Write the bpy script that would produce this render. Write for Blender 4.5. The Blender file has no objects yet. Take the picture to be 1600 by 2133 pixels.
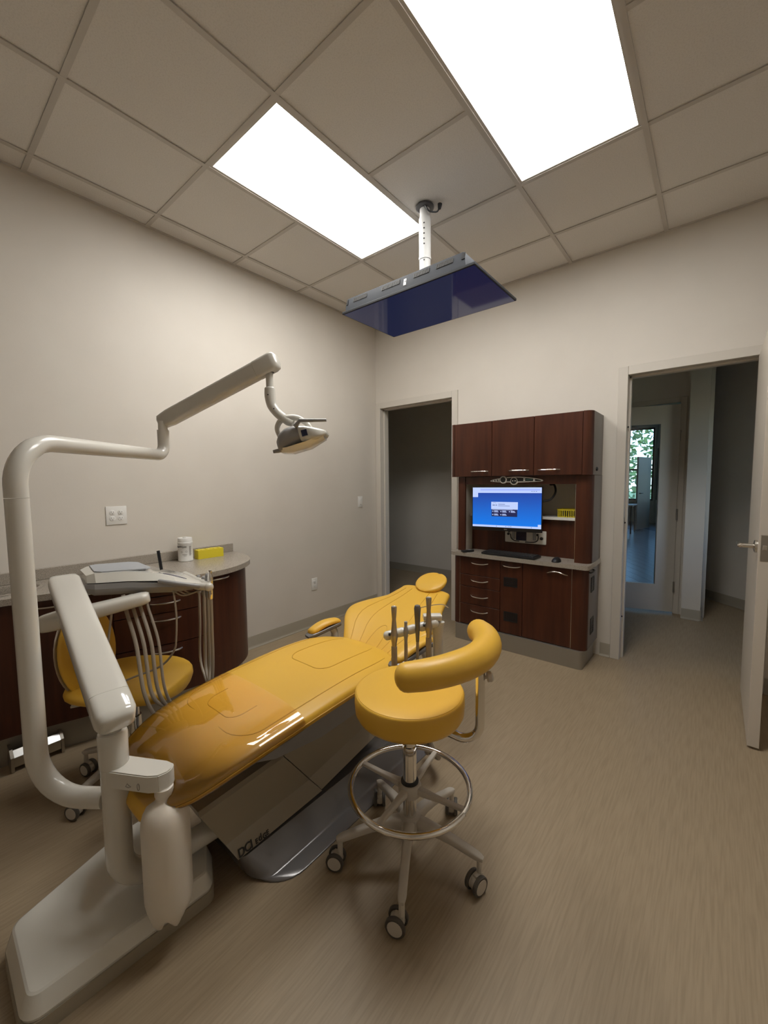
import bpy, bmesh, math, random
from mathutils import Vector as V, Matrix as M4, geometry
random.seed(5)
SC = bpy.context.scene
COL = SC.collection
PI = math.pi

# ---------------------------------------------------------------- camera, world, exposure
cam_d = bpy.data.cameras.new('camera'); cam = bpy.data.objects.new('camera', cam_d); COL.objects.link(cam)
CR, CU, CF = V((.773072, .634240, -.009955)), V((-.038983, .063169, .997241)), V((-.633119, .770552, -.073559))
cam.matrix_world = M4(((CR.x, CU.x, -CF.x, 2.9429), (CR.y, CU.y, -CF.y, -3.4559), (CR.z, CU.z, -CF.z, 1.3713), (0, 0, 0, 1)))
cam_d.sensor_fit = 'VERTICAL'; cam_d.sensor_height = 36; cam_d.lens = 841.2 * 36 / 2133
cam_d.clip_start = .02
SC.camera = cam
SC.view_settings.view_transform = 'Standard'; SC.view_settings.look = 'None'
SC.view_settings.gamma = 1; SC.view_settings.use_curve_mapping = False
SC.view_settings.exposure = 0.0
PANEL = 17.0            # ceiling light panels
SKY = .95
W = bpy.data.worlds.new('sky'); SC.world = W; W.use_nodes = True
_n = W.node_tree.nodes; _l = W.node_tree.links
_s = _n.new('ShaderNodeTexSky'); _s.sky_type = 'NISHITA'; _s.sun_disc = False; _s.sun_elevation = math.radians(48); _s.sun_rotation = 2.4
_l.new(_s.outputs[0], _n['Background'].inputs[0]); _n['Background'].inputs[1].default_value = SKY

# ---------------------------------------------------------------- materials
def mat(name, col, rough=.5, metal=0., spec=.5, noise=None, bump=None, coat=0., sheen=0., emit=None, estr=0.):
    m = bpy.data.materials.new(name); m.use_nodes = True
    nt = m.node_tree; b = nt.nodes['Principled BSDF']
    b.inputs['Base Color'].default_value = (*col, 1); b.inputs['Roughness'].default_value = rough
    b.inputs['Metallic'].default_value = metal; b.inputs['Specular IOR Level'].default_value = spec
    b.inputs['Coat Weight'].default_value = coat; b.inputs['Coat Roughness'].default_value = .06
    tc = nt.nodes.new('ShaderNodeTexCoord')
    if noise:      # (scale xyz, second colour, contrast lo, hi, detail)
        sc, c2, lo, hi, det = noise
        mp = nt.nodes.new('ShaderNodeMapping'); mp.inputs['Scale'].default_value = sc
        nt.links.new(tc.outputs['Object'], mp.inputs[0])
        nz = nt.nodes.new('ShaderNodeTexNoise'); nz.inputs['Scale'].default_value = 1; nz.inputs['Detail'].default_value = det
        nt.links.new(mp.outputs[0], nz.inputs[0])
        mr = nt.nodes.new('ShaderNodeMapRange'); mr.inputs[1].default_value = lo; mr.inputs[2].default_value = hi
        nt.links.new(nz.outputs[0], mr.inputs[0])
        mx = nt.nodes.new('ShaderNodeMix'); mx.data_type = 'RGBA'
        mx.inputs[6].default_value = (*col, 1); mx.inputs[7].default_value = (*c2, 1)
        nt.links.new(mr.outputs[0], mx.inputs[0]); nt.links.new(mx.outputs[2], b.inputs['Base Color'])
    if bump:       # (scale, strength, distance)
        nz = nt.nodes.new('ShaderNodeTexNoise'); nz.inputs['Scale'].default_value = bump[0]; nz.inputs['Detail'].default_value = 3
        nt.links.new(tc.outputs['Object'], nz.inputs[0])
        bp = nt.nodes.new('ShaderNodeBump'); bp.inputs['Strength'].default_value = bump[1]; bp.inputs['Distance'].default_value = bump[2]
        nt.links.new(nz.outputs[0], bp.inputs['Height']); nt.links.new(bp.outputs[0], b.inputs['Normal'])
    if emit:
        b.inputs['Emission Color'].default_value = (*emit, 1); b.inputs['Emission Strength'].default_value = estr
    return m

WALL = mat('painted_wall', (.64, .592, .525), .55, noise=((3, 3, 3), (.66, .612, .545), .35, .65, 3), bump=(260, .12, .002))
CEILT = mat('ceiling_tile', (.76, .725, .68), .9, noise=((160, 160, 160), (.70, .665, .62), .45, .7, 2), bump=(420, .25, .002))
TEE = mat('ceiling_tee', (.55, .51, .46), .5)
FLOORM = mat('sheet_vinyl', (.345, .265, .172), .45, noise=((150, 7, 1), (.29, .22, .14), .40, .66, 6), bump=(60, .05, .001))
COVE = mat('cove_base', (.34, .30, .235), .5)
PAINT = mat('door_paint', (.60, .555, .49), .4)
PAINT2 = mat('door_leaf_paint', (.60, .54, .46), .45)
CHERRY = mat('cherry_laminate', (.074, .020, .008), .38, noise=((26, 26, 2.2), (.045, .011, .0045), .35, .68, 5), spec=.45)
GREYLAM = mat('grey_laminate', (.20, .18, .165), .45)
NICHE = mat('niche_laminate', (.60, .55, .47), .5)
KICK = mat('metal_kick', (.36, .34, .30), .38, metal=.7)
STONE = mat('speckled_stone', (.38, .335, .28), .22, noise=((330, 330, 330), (.21, .18, .15), .5, .62, 2))
YELLOW = mat('yellow_vinyl', (.74, .43, .048), .38, bump=(900, .10, .0006))
YSEAM = mat('yellow_seam_shade', (.60, .33, .03), .5)  # vinyl yellow darkened to paint in the shade of the seam grooves
WHITEP = mat('white_enamel', (.66, .635, .575), .25, coat=.3)
WHITEG = mat('white_gloss_cover', (.68, .66, .60), .12, coat=.6)
GREYP = mat('grey_plastic', (.30, .295, .295), .35)
GREYD = mat('dark_grey_plastic', (.10, .10, .105), .4)
TAUPE = mat('taupe_cover', (.33, .285, .215), .36, coat=.2)
SILVERP = mat('silver_plastic', (.17, .162, .162), .2, metal=.25)
MATGREY = mat('silicone_mat', (.36, .37, .39), .6)
CHROME = mat('chrome', (.82, .80, .77), .07, metal=1)
NICKEL = mat('brushed_nickel', (.68, .64, .58), .26, metal=1)
STEEL = mat('stainless_steel', (.50, .47, .42), .28, metal=1)
MIRROR = mat('polished_steel', (.85, .86, .86), .30, metal=1)
POLEW = mat('pole_paint', (.56, .555, .54), .45)
BLACK = mat('black_plastic', (.012, .012, .013), .4)
RUBBER = mat('black_rubber', (.035, .032, .028), .6)
TYRE = mat('grey_tyre', (.085, .075, .062), .6)
WPLAST = mat('white_plastic', (.76, .745, .71), .3)
WHEELW = mat('wheel_hub_plastic', (.55, .50, .43), .4)
BOTTLE = mat('milky_bottle_plastic', (.78, .72, .63), .38)
_b = BOTTLE.node_tree.nodes['Principled BSDF']; _b.inputs['Subsurface Weight'].default_value = .35; _b.inputs['Subsurface Radius'].default_value = (.03, .025, .02)
HOSE = mat('hose_rubber', (.36, .31, .25), .5)
LEGP = mat('stool_base_nylon', (.52, .475, .41), .42)
YPLAST = mat('yellow_plastic', (.74, .60, .03), .4, bump=(300, .1, .001))
INK = mat('black_ink', (.015, .012, .010), .5)
GREYINK = mat('grey_ink', (.30, .28, .26), .5)
WOODFL = mat('wood_plank', (.34, .34, .34), .28, noise=((40, 3, 3), (.22, .22, .22), .35, .65, 4))
LEAF = mat('tree_foliage', (.06, .12, .025), .6, noise=((9, 9, 9), (.13, .22, .05), .4, .6, 3))
BARK = mat('tree_bark', (.10, .075, .05), .8)
GRASS = mat('lawn_grass', (.20, .26, .08), .9)
DARKFR = mat('dark_window_frame', (.03, .03, .033), .4)
TVBODY = mat('television_casing', (.02, .022, .026), .5)
TVSCR = mat('television_screen', (.010, .012, .035), .06, emit=(.03, .045, .17), estr=.22)
DIFF = mat('light_diffuser', (.9, .9, .9), .5, emit=(1.0, .985, .945), estr=PANEL)
LENS = mat('light_lens', (.80, .79, .76), .15, coat=.5)

def emis(name, col, s=1.):
    return mat(name, (.02, .02, .02), .3, emit=col, estr=s)
SCR_W = emis('screen_white', (.52, .64, 1.0), 1.0); SCR_N = emis('screen_navy', (.006, .010, .075), 1.0); SCR_G = emis('screen_grey', (.16, .22, .42), 1.)
SCR_B = mat('screen_blue', (.01, .01, .02), .3)
nt = SCR_B.node_tree; _tc = nt.nodes.new('ShaderNodeTexCoord'); _sx = nt.nodes.new('ShaderNodeSeparateXYZ'); _cr = nt.nodes.new('ShaderNodeValToRGB')
nt.links.new(_tc.outputs['Generated'], _sx.inputs[0]); nt.links.new(_sx.outputs[2], _cr.inputs[0]); nt.links.new(_cr.outputs[0], nt.nodes['Principled BSDF'].inputs['Emission Color'])
_cr.color_ramp.elements[0].color = (.0, .20, .85, 1); _cr.color_ramp.elements[1].color = (.012, .035, .30, 1)
nt.nodes['Principled BSDF'].inputs['Emission Strength'].default_value = 1.

def glass(name, tint, k, rough=.0):
    m = bpy.data.materials.new(name); m.use_nodes = True; nt = m.node_tree; nt.nodes.remove(nt.nodes['Principled BSDF'])
    t = nt.nodes.new('ShaderNodeBsdfTransparent'); t.inputs[0].default_value = (*tint, 1)
    g = nt.nodes.new('ShaderNodeBsdfGlossy'); g.inputs['Roughness'].default_value = rough; g.inputs[0].default_value = (.95, .95, .95, 1)
    f = nt.nodes.new('ShaderNodeFresnel'); f.inputs[0].default_value = k
    mx = nt.nodes.new('ShaderNodeMixShader'); nt.links.new(f.outputs[0], mx.inputs[0]); nt.links.new(t.outputs[0], mx.inputs[1]); nt.links.new(g.outputs[0], mx.inputs[2])
    nt.links.new(mx.outputs[0], nt.nodes['Material Output'].inputs[0]); return m
GLASS = glass('window_glass', (.86, .94, 1.0), 1.5)
CLEAR = glass('clear_vinyl', (1., 1., 1.), 1.58, .012)

# ---------------------------------------------------------------- object helpers
def root(name, label, cat, loc, group=None):
    o = bpy.data.objects.new(name, None); COL.objects.link(o); o.location = loc; o.empty_display_size = .05
    o['label'] = label; o['category'] = cat
    if group: o['group'] = group
    return o
def wpos(o):
    p = V(o.location)
    while o.parent: o = o.parent; p = p + o.location
    return p
def put(name, bm, m, parent=None, ang=35, label=None, origin=None, kind=None, weld=True):
    """link the bmesh (world coordinates) as one mesh object, its origin at its own centre"""
    if weld: bmesh.ops.remove_doubles(bm, verts=bm.verts, dist=1e-5)
    bmesh.ops.recalc_face_normals(bm, faces=bm.faces)
    me = bpy.data.meshes.new(name)
    xs = [v.co for v in bm.verts]
    if origin is None:
        lo = V([min(c[i] for c in xs) for i in range(3)]); hi = V([max(c[i] for c in xs) for i in range(3)])
        origin = (lo + hi) / 2; origin.z = lo.z
    origin = V(origin)
    for v in bm.verts: v.co -= origin
    bm.to_mesh(me); bm.free()
    for p in me.polygons: p.use_smooth = True
    me.set_sharp_from_angle(angle=math.radians(ang))
    for q in (m if isinstance(m, (list, tuple)) else [m]): me.materials.append(q)
    o = bpy.data.objects.new(name, me); COL.objects.link(o)
    if parent:
        o.parent = parent; o.location = origin - wpos(parent)
    else: o.location = origin
    if label: o['label'] = label
    if kind: o['kind'] = kind
    return o
def thing(name, bm, m, label, cat, group=None, **k):
    o = put(name, bm, m, **k); o['label'] = label; o['category'] = cat
    if group: o['group'] = group
    return o
def struct(name, bm, m, parent=None, **k):
    return put(name, bm, m, parent, kind='structure' if not parent else None, **k)
def NB(): return bmesh.new()

def box(bm, lo, hi, bev=0, seg=2, mt=None):
    lo, hi = V(lo), V(hi)
    r = bmesh.ops.create_cube(bm, size=1, matrix=M4.Translation((lo + hi) / 2) @ M4.Diagonal((*(hi - lo), 1)))
    if bev:
        es = {e for v in r['verts'] for e in v.link_edges}
        bmesh.ops.bevel(bm, geom=list(es), offset=bev, segments=seg, affect='EDGES', profile=.5)
    elif mt is not None: bmesh.ops.transform(bm, matrix=mt, verts=r['verts'])
    return bm
def obox(bm, c, ax, ay, az, half, bev=0, seg=2):
    """oriented box: centre, two axes, half sizes"""
    t = NB(); box(t, [-h for h in half], half, bev, seg)
    R = M4((( ax[0], ay[0], az[0], c[0]), (ax[1], ay[1], az[1], c[1]), (ax[2], ay[2], az[2], c[2]), (0, 0, 0, 1)))
    bmesh.ops.transform(t, matrix=R, verts=t.verts); merge(bm, t); return bm
def merge(bm, t):
    me = bpy.data.meshes.new('t'); t.to_mesh(me); t.free(); bm.from_mesh(me); bpy.data.meshes.remove(me)
def ringloft(bm, rings, cap=True, closed=True):
    rv = [[bm.verts.new(p) for p in r] for r in rings]
    n = len(rings[0])
    for a, b in zip(rv, rv[1:]):
        for i in range(n if closed else n - 1):
            j = (i + 1) % n; bm.faces.new((a[i], a[j], b[j], b[i]))
    if cap and closed:
        for r in (rv[0][::-1], rv[-1]):
            try: bm.faces.new(r)
            except ValueError: pass
    return rv
def spline(pts, n=6):
    pts = [V(p) for p in pts]
    if len(pts) < 3: return pts
    out = []; P = [2 * pts[0] - pts[1]] + pts + [2 * pts[-1] - pts[-2]]
    for i in range(1, len(P) - 2):
        a, b, c, d = P[i - 1:i + 3]
        for k in range(n):
            t = k / n
            out.append(.5 * ((2 * b) + (-a + c) * t + (2 * a - 5 * b + 4 * c - d) * t * t + (-a + 3 * b - 3 * c + d) * t ** 3))
    out.append(pts[-1]); return out
def lerp_list(vals, n):
    if not isinstance(vals, (list, tuple)): return [vals] * n
    out = []
    for i in range(n):
        t = i / (n - 1) * (len(vals) - 1); k = min(int(t), len(vals) - 2); out.append(vals[k] + (vals[k + 1] - vals[k]) * (t - k))
    return out
def tube(bm, pts, r, seg=12, sm=6, round_end=False):
    pts = spline(pts, sm) if sm > 1 else [V(p) for p in pts]
    R = lerp_list(r, len(pts))
    if round_end:
        for end in (0, 1):
            p, q, rr = (pts[0], pts[1], R[0]) if end == 0 else (pts[-1], pts[-2], R[-1])
            d = (p - q).normalized(); add = [(p + d * rr * .8 * math.sin(a), rr * max(.08, math.cos(a))) for a in (.35, .7, 1.05, 1.3, 1.5)]
            if end == 0: pts = [a for a, _ in add[::-1]] + pts; R = [b for _, b in add[::-1]] + R
            else: pts = pts + [a for a, _ in add]; R = R + [b for _, b in add]
    rings = []; nrm = None
    for i, p in enumerate(pts):
        t = (pts[min(i + 1, len(pts) - 1)] - pts[max(i - 1, 0)]).normalized()
        if nrm is None: nrm = t.orthogonal().normalized()
        nrm = (nrm - t * nrm.dot(t)).normalized(); b = t.cross(nrm)
        rings.append([p + (nrm * math.cos(2 * PI * k / seg) + b * math.sin(2 * PI * k / seg)) * R[i] for k in range(seg)])
    ringloft(bm, rings); return bm
def bend(p0, corner, p1, r, n=8):
    """straight - round elbow - straight"""
    p0, c, p1 = V(p0), V(corner), V(p1); a = (p0 - c).normalized(); b = (p1 - c).normalized()
    h = a.angle(b) / 2; d = r / math.tan(h); o = c + (a + b).normalized() * (r / math.sin(h))
    s = c + a * d - o; e = c + b * d - o; ang = s.angle(e); ax = s.cross(e).normalized()
    return [o + M4.Rotation(ang * i / n, 3, ax) @ s for i in range(n + 1)]
def lathe(bm, prof, c, ax=(0, 0, 1), seg=24):
    """prof: list of (radius, height along axis)"""
    ax = V(ax).normalized(); u = ax.orthogonal().normalized(); w = ax.cross(u); c = V(c)
    rings = [[c + ax * h + (u * math.cos(2 * PI * k / seg) + w * math.sin(2 * PI * k / seg)) * max(r, 1e-4) for k in range(seg)] for r, h in prof]
    ringloft(bm, rings); return bm
def prism(bm, poly, z0, z1, holes=()):
    """horizontal polygon (list of x,y) from z0 to z1"""
    loops = [poly] + list(holes)
    tris = geometry.tessellate_polygon([[V((x, y, 0)) for x, y in lp] for lp in loops])
    flat = [p for lp in loops for p in lp]
    lo = [bm.verts.new((x, y, z0)) for x, y in flat]; hi = [bm.verts.new((x, y, z1)) for x, y in flat]
    if len(loops) == 1:
        bm.faces.new(hi); bm.faces.new(lo[::-1])
    else:
        for t in tris:
            bm.faces.new([hi[i] for i in t]); bm.faces.new([lo[i] for i in t][::-1])
    k = 0
    for lp in loops:
        n = len(lp)
        for i in range(n):
            j = (i + 1) % n; bm.faces.new((lo[k + i], lo[k + j], hi[k + j], hi[k + i]))
        k += n
    return bm
def rrect(x0, y0, x1, y1, r, n=6):
    out = []
    for cx, cy, a0 in ((x1 - r, y1 - r, 0), (x0 + r, y1 - r, 90), (x0 + r, y0 + r, 180), (x1 - r, y0 + r, 270)):
        for i in range(n + 1):
            a = math.radians(a0 + 90 * i / n); out.append((cx + r * math.cos(a), cy + r * math.sin(a)))
    return out
def se(t, n):
    c, s = math.cos(t), math.sin(t)
    return math.copysign(abs(c) ** (2 / n), c), math.copysign(abs(s) ** (2 / n), s)
def cushion(bm, st, n=3., seg=40, er=.0, en=6):
    """upholstered form: stations (centre, width axis, normal, half width, half thickness, curl, crown); er = rounding of the ends"""
    rings = []
    def ring(C, Wd, N, hw, hh, curl, crown):
        out = []
        for k in range(seg):
            x, z = se(2 * PI * k / seg, n)
            zz = hh * z + curl * x * x + (crown * (1 - x * x) if z > 0 else 0)
            out.append(C + Wd * hw * x + N * zz)
        return out
    S = [(V(a), V(b).normalized(), V(c).normalized(), d, e, f, g) for a, b, c, d, e, f, g in st]
    if er:
        C = S[0]; T = (S[0][0] - S[1][0]).normalized()
        for i in range(en, 0, -1):
            a = i / en; k = math.sqrt(max(1 - a * a, .0004)); rings.append(ring(C[0] + T * er * a, C[1], C[2], C[3] - er * (1 - k) , C[4] * k, C[5], C[6] * k))
    rings += [ring(*s) for s in S]
    if er:
        C = S[-1]; T = (S[-1][0] - S[-2][0]).normalized()
        for i in range(1, en + 1):
            a = i / en; k = math.sqrt(max(1 - a * a, .0004)); rings.append(ring(C[0] + T * er * a, C[1], C[2], C[3] - er * (1 - k), C[4] * k, C[5], C[6] * k))
    ringloft(bm, rings); return bm
def sweep(bm, pts, hw, hh, up=(0, 0, 1), n=5., seg=24, sm=1, flip=False):
    """superellipse section swept along a path; hw / hh lists or numbers"""
    pts = spline(pts, sm) if sm > 1 else [V(p) for p in pts]
    HW = lerp_list(hw, len(pts)); HH = lerp_list(hh, len(pts)); rings = []
    for i, p in enumerate(pts):
        t = (pts[min(i + 1, len(pts) - 1)] - pts[max(i - 1, 0)]).normalized()
        s = t.cross(V(up)).normalized(); u = s.cross(t)
        rings.append([p + s * HW[i] * se(2 * PI * k / seg, n)[0] + u * HH[i] * se(2 * PI * k / seg, n)[1] for k in range(seg)])
    ringloft(bm, rings); return bm
def text_bm(s, size, origin, right, up, ext=.0006, shear=0., spacing=1., warp=None, bold=0.):
    cu = bpy.data.curves.new('t', 'FONT'); cu.body = s; cu.size = size; cu.extrude = ext; cu.shear = shear; cu.space_character = spacing; cu.offset = bold
    to = bpy.data.objects.new('t', cu); COL.objects.link(to); dg = bpy.context.evaluated_depsgraph_get()
    me = bpy.data.meshes.new_from_object(to.evaluated_get(dg)); bpy.data.objects.remove(to); bpy.data.curves.remove(cu)
    bm = NB(); bm.from_mesh(me); bpy.data.meshes.remove(me)
    right, up = V(right).normalized(), V(up).normalized(); nn = right.cross(up)
    for v in bm.verts:
        v.co = warp(v.co) if warp else V(origin) + right * v.co.x + up * v.co.y + nn * v.co.z
    return bm

# ================================================================ ROOM SHELL
H = 3.05; XR = 4.25; YF = -5.2; WT = .12
D1 = (.07, .963, 2.172); D2 = (2.42, 3.165, 2.131); HALL_Y = 1.56
struct('floor', box(NB(), (-2.6, YF - .1, -.06), (XR + .6, HALL_Y + .1, 0)), FLOORM)
struct('wall_left', box(NB(), (-WT, YF, 0), (0, 0, H + .25)), WALL)
struct('wall_right', box(NB(), (XR, YF, 0), (XR + WT, 0, H + .25)), WALL)
struct('wall_front', box(NB(), (-WT, YF - WT, 0), (XR + WT, YF, H + .25)), WALL)
b = NB()
JW = .03
for x0, x1, z0, z1 in ((-WT, D1[0] - JW, 0, H + .25), (D1[0] - JW, D1[1] + JW, D1[2] + JW, H + .25), (D1[1] + JW, D2[0] - JW, 0, H + .25), (D2[0] - JW, D2[1] + JW, D2[2] + JW, H + .25), (D2[1] + JW, XR + WT, 0, H + .25)):
    box(b, (x0, 0, z0), (x1, WT, z1))
struct('wall_back', b, WALL)
# hollow-metal frames: casing lip on the room side, jamb with a stop
for i, (x0, x1, z1) in enumerate((D1, D2)):
    b = NB(); c = .062
    box(b, (x0 - c if i else .004, -.014, 0), (x0, WT + .014, z1 + c), .002, 1)
    box(b, (x1, -.014, 0), (x1 + c, WT + .014, z1 + c), .002, 1)
    box(b, (x0 + .0005, -.0135, z1), (x1 - .0005, WT + .0135, z1 + c), .002, 1)
    sx = .014
    box(b, (x0 - .001, .05, 0), (x0 + sx, .09, z1)); box(b, (x1 - sx, .05, 0), (x1 + .001, .09, z1)); box(b, (x0, .05, z1 - sx), (x1, .09, z1 + .001))
    tr = struct('trim_%d' % (i + 1), b, PAINT)
    if i:
        for zz in (.33, 1.05, 1.76):
            put('rubber_bumper', lathe(NB(), [(.006, 0), (.007, .004), (.004, .008), (0, .009)], (x0 + .001, .028, zz), (1, 0, 0), 10), BLACK, tr)
        put('strike_plate', box(NB(), (x0 - .001, .004, .97), (x0 + .0015, .036, 1.09)), STEEL, tr)
# cove baseboards with a small toe
def cove(name, p0, p1, inward, m=COVE, h=.102):
    p0, p1, w = V((*p0, 0)), V((*p1, 0)), V((*inward, 0))
    prof = [(0, 0), (.020, 0), (.020, .003), (.010, .008), (.0055, .020), (.005, h - .004), (.003, h), (0, h)]
    b = NB(); ringloft(b, [[p + w * (a + .0005) + V((0, 0, z + .0005)) for a, z in prof] for p in (p0, p1)]); return struct(name, b, m, ang=50)
cove('baseboard_left', (0, -1.755), (0, -.016), (1, 0))
cove('baseboard_back', (2.285, 0), (D2[0] - .065, 0), (0, -1))
cove('baseboard_right', (XR, YF), (XR, -.02), (-1, 0))
cove('baseboard_front', (.02, YF), (XR - .02, YF), (0, 1))
cove('baseboard_side', (D2[1] + .065, 0), (XR - .02, 0), (0, -1))

# ---- suspended ceiling: grid of tees, every tile a part
P = .6096
LX = [.178 + P * i for i in range(7)]; LY = [-.462 - P * i for i in range(8)]
b = NB(); tw = .012
for x in LX: box(b, (x - tw, YF, H - .002), (x + tw, 0, H + .003))
for y in LY:
    cuts = [0] + ([LX[1], LX[2], LX[3], LX[4]] if abs(y - LY[2]) < .01 else []) + [XR]
    for xa, xb in zip(cuts[::2], cuts[1::2]): box(b, (xa, y - tw, H - .0016), (xb, y + tw, H + .0028))
box(b, (0, YF, H - .002), (.018, 0, H + .012)); box(b, (XR - .018, YF, H - .002), (XR, 0, H + .012)); box(b, (0, -.018, H - .0018), (XR, 0, H + .012)); box(b, (0, YF, H - .0018), (XR, YF + .018, H + .012))
box(b, (-.1, YF - .1, H + .2), (XR + .1, WT, H + .26))
ceil = struct('ceiling', b, TEE, weld=False)
XS = [0] + LX + [XR]; YS = [0] + LY + [YF]
panels = {(2, 2), (2, 3), (4, 2), (4, 3)}
meshes = {}
for i in range(len(XS) - 1):
    for j in range(len(YS) - 1):
        if (i, j) in panels: continue
        x0, x1, y1, y0 = XS[i], XS[i + 1], YS[j], YS[j + 1]
        wx, wy = x1 - x0, y1 - y0
        if wx < .05 or wy < .05: continue
        key = (round(wx, 3), round(wy, 3)); ctr = V(((x0 + x1) / 2, (y0 + y1) / 2, H + .0045))
        if key not in meshes:
            t = NB(); hx, hy = wx / 2 - .006, wy / 2 - .006
            box(t, (ctr.x - hx, ctr.y - hy, H + .0045), (ctr.x + hx, ctr.y + hy, H + .018))
            o = put('ceiling_tile', t, CEILT, ceil); meshes[key] = o.data
        else:
            o = bpy.data.objects.new('ceiling_tile', meshes[key]); COL.objects.link(o); o.parent = ceil; o.location = ctr - wpos(ceil)
def ceiling_light(i, label):
    x0, x1, y0, y1 = XS[i], XS[i + 1], YS[4], YS[2]
    r = root('ceiling_light', label, 'ceiling light', ((x0 + x1) / 2, (y0 + y1) / 2, H), 'lit ceiling panels')
    b = NB()
    for lo, hi in (((x0 + .0125, y0 + .0125), (x0 + .026, y1 - .0125)), ((x1 - .026, y0 + .0125), (x1 - .0125, y1 - .0125)), ((x0 + .026, y0 + .0125), (x1 - .026, y0 + .026)), ((x0 + .026, y1 - .026), (x1 - .026, y1 - .0125))):
        box(b, (*lo, H + .001), (*hi, H + .03))
    put('frame', b, TEE, r)
    put('diffuser', box(NB(), (x0 + .0262, y0 + .0262, H + .006), (x1 - .0262, y1 - .0262, H + .012)), DIFF, r)
    return r
ceiling_light(2, 'lit flat white ceiling panel on the left, wholly inside the frame')
ceiling_light(4, 'lit flat white ceiling panel on the right, cut off by the top edge')

# ---- hallway behind the back wall, and the day-lit room past it
GD = (1.82, 2.645, 2.13)     # opening of the glass door
b = NB()
for x0, x1, z0, z1 in ((-2.6, GD[0] - .05, 0, 2.8), (GD[0] - .05, GD[1] + .05, GD[2] + .05, 2.8), (GD[1] + .05, 2.9, 0, 2.8)):
    box(b, (x0, HALL_Y, z0), (x1, HALL_Y + WT, z1))
struct('wall_hallway', b, WALL)
struct('wall_hallway_end', box(NB(), (-2.7, WT, 0), (-2.6, HALL_Y + WT, 2.8)), WALL)
struct('ceiling_hallway', box(NB(), (-2.7, WT, 2.7), (XR + .6, 2.55, 2.8)), CEILT)
# column beside the glass door and the angled wall right of it
struct('wall_column', box(NB(), (2.722, 1.425, 0), (2.872, 2.50, 2.75)), WALL)
A, B_ = V((2.872, 2.476, 0)), V((4.5, .97, 0)); dn = V((-.679, -.734, 0)) * -1
b = NB(); prism(b, [(A.x, A.y), (B_.x, B_.y), (B_.x + dn.x * .1, B_.y + dn.y * .1), (A.x + dn.x * .1, A.y + dn.y * .1)], 0, 2.75); struct('wall_angled', b, WALL)
struct('wall_hallway_near', box(NB(), (-2.7, 0, 0), (-WT, WT, 2.8)), WALL)
b = NB()
for y0, y1, z0, z1 in ((0, .24, 0, 2.75), (.24, .96, 0, .85), (.24, .96, 2.25, 2.75), (.96, 1.1, 0, 2.75)): box(b, (4.42, y0, z0), (4.55, y1, z1))
struct('wall_hallway_right', b, WALL)
w3 = bpy.data.objects.new('window_3', None); COL.objects.link(w3); w3.location = (4.48, .6, .85); w3['kind'] = 'structure'  # unseen window, added to bring daylight onto the column and angled wall
b = NB(); box(b, (4.45, .24, .85), (4.52, .29, 2.25)); box(b, (4.45, .91, .85), (4.52, .96, 2.25)); box(b, (4.45, .29, .85), (4.52, .91, .90)); box(b, (4.45, .29, 2.20), (4.52, .91, 2.25)); put('window_frame', b, DARKFR, w3)
put('pane', box(NB(), (4.482, .29, .90), (4.488, .91, 2.20)), GLASS, w3)
struct('ground_side', box(NB(), (4.6, -3, -.4), (14, 1.9, -.2)), GRASS)
struct('wall_hallway_corner', box(NB(), (XR + WT, -.02, 0), (4.55, WT, 2.8)), WALL)
cove('baseboard_hallway', (-2.58, HALL_Y), (GD[0] - .09, HALL_Y), (0, -1))
cove('baseboard_column', (2.724, 1.425), (2.870, 1.425), (0, -1)); cove('baseboard_column_side', (2.872, 1.427), (2.872, 2.46), (1, 0))
cove('baseboard_angled', (A.x + .02, A.y - .03), (B_.x - .1, B_.y + .06), (-.679, -.734))
b = NB(); c = .05
box(b, (GD[0] - c, HALL_Y - .014, 0), (GD[0], HALL_Y + WT + .014, GD[2] + c), .002, 1); box(b, (GD[1], HALL_Y - .014, 0), (GD[1] + c, HALL_Y + WT + .014, GD[2] + c), .002, 1); box(b, (GD[0], HALL_Y - .0135, GD[2]), (GD[1], HALL_Y + WT + .0135, GD[2] + c), .002, 1)
struct('trim_3', b, PAINT)
# door 3: glazed leaf, hinged right, a little open into the hallway
HP = V((GD[1] - .004, HALL_Y - .012, 0)); da = math.radians(16); ld = V((-math.cos(da), -math.sin(da), 0)); ln = V((math.sin(da), -math.cos(da), 0)); UZ = V((0, 0, 1))
def leafbox(bm, u0, u1, z0, z1, t0=-.022, t1=.022, bev=0):
    c = HP + ld * ((u0 + u1) / 2) + UZ * ((z0 + z1) / 2) + ln * ((t0 + t1) / 2)
    obox(bm, c, ld, ln, UZ, ((u1 - u0) / 2, (t1 - t0) / 2, (z1 - z0) / 2), bev, 1)
d3 = bpy.data.objects.new('door_3', None); COL.objects.link(d3); d3.location = HP; d3['kind'] = 'structure'
b = NB(); LW = .81
leafbox(b, .0, .155, .02, 2.11); leafbox(b, LW - .155, LW, .02, 2.11); leafbox(b, .155, LW - .155, .02, .29); leafbox(b, .155, LW - .155, 1.93, 2.11)
put('leaf', b, PAINT, d3)
b = NB()
for u0, u1, z0, z1 in ((.150, .162, .285, 1.935), (LW - .162, LW - .150, .285, 1.935), (.15, LW - .15, .283, .295), (.15, LW - .15, 1.925, 1.937)):
    leafbox(b, u0, u1, z0, z1, -.028, .028)
put('glazing_bead', b, PAINT, d3)
b = NB(); leafbox(b, .158, LW - .158, .29, 1.93, -.003, .003); put('glass_pane', b, GLASS, d3)
for z in (.28, 1.02, 1.80):
    put('hinge', tube(NB(), [HP + ln * .03 + UZ * (z - .055), HP + ln * .03 + UZ * (z + .055)], .008, 8, 1), STEEL, d3)

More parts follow.
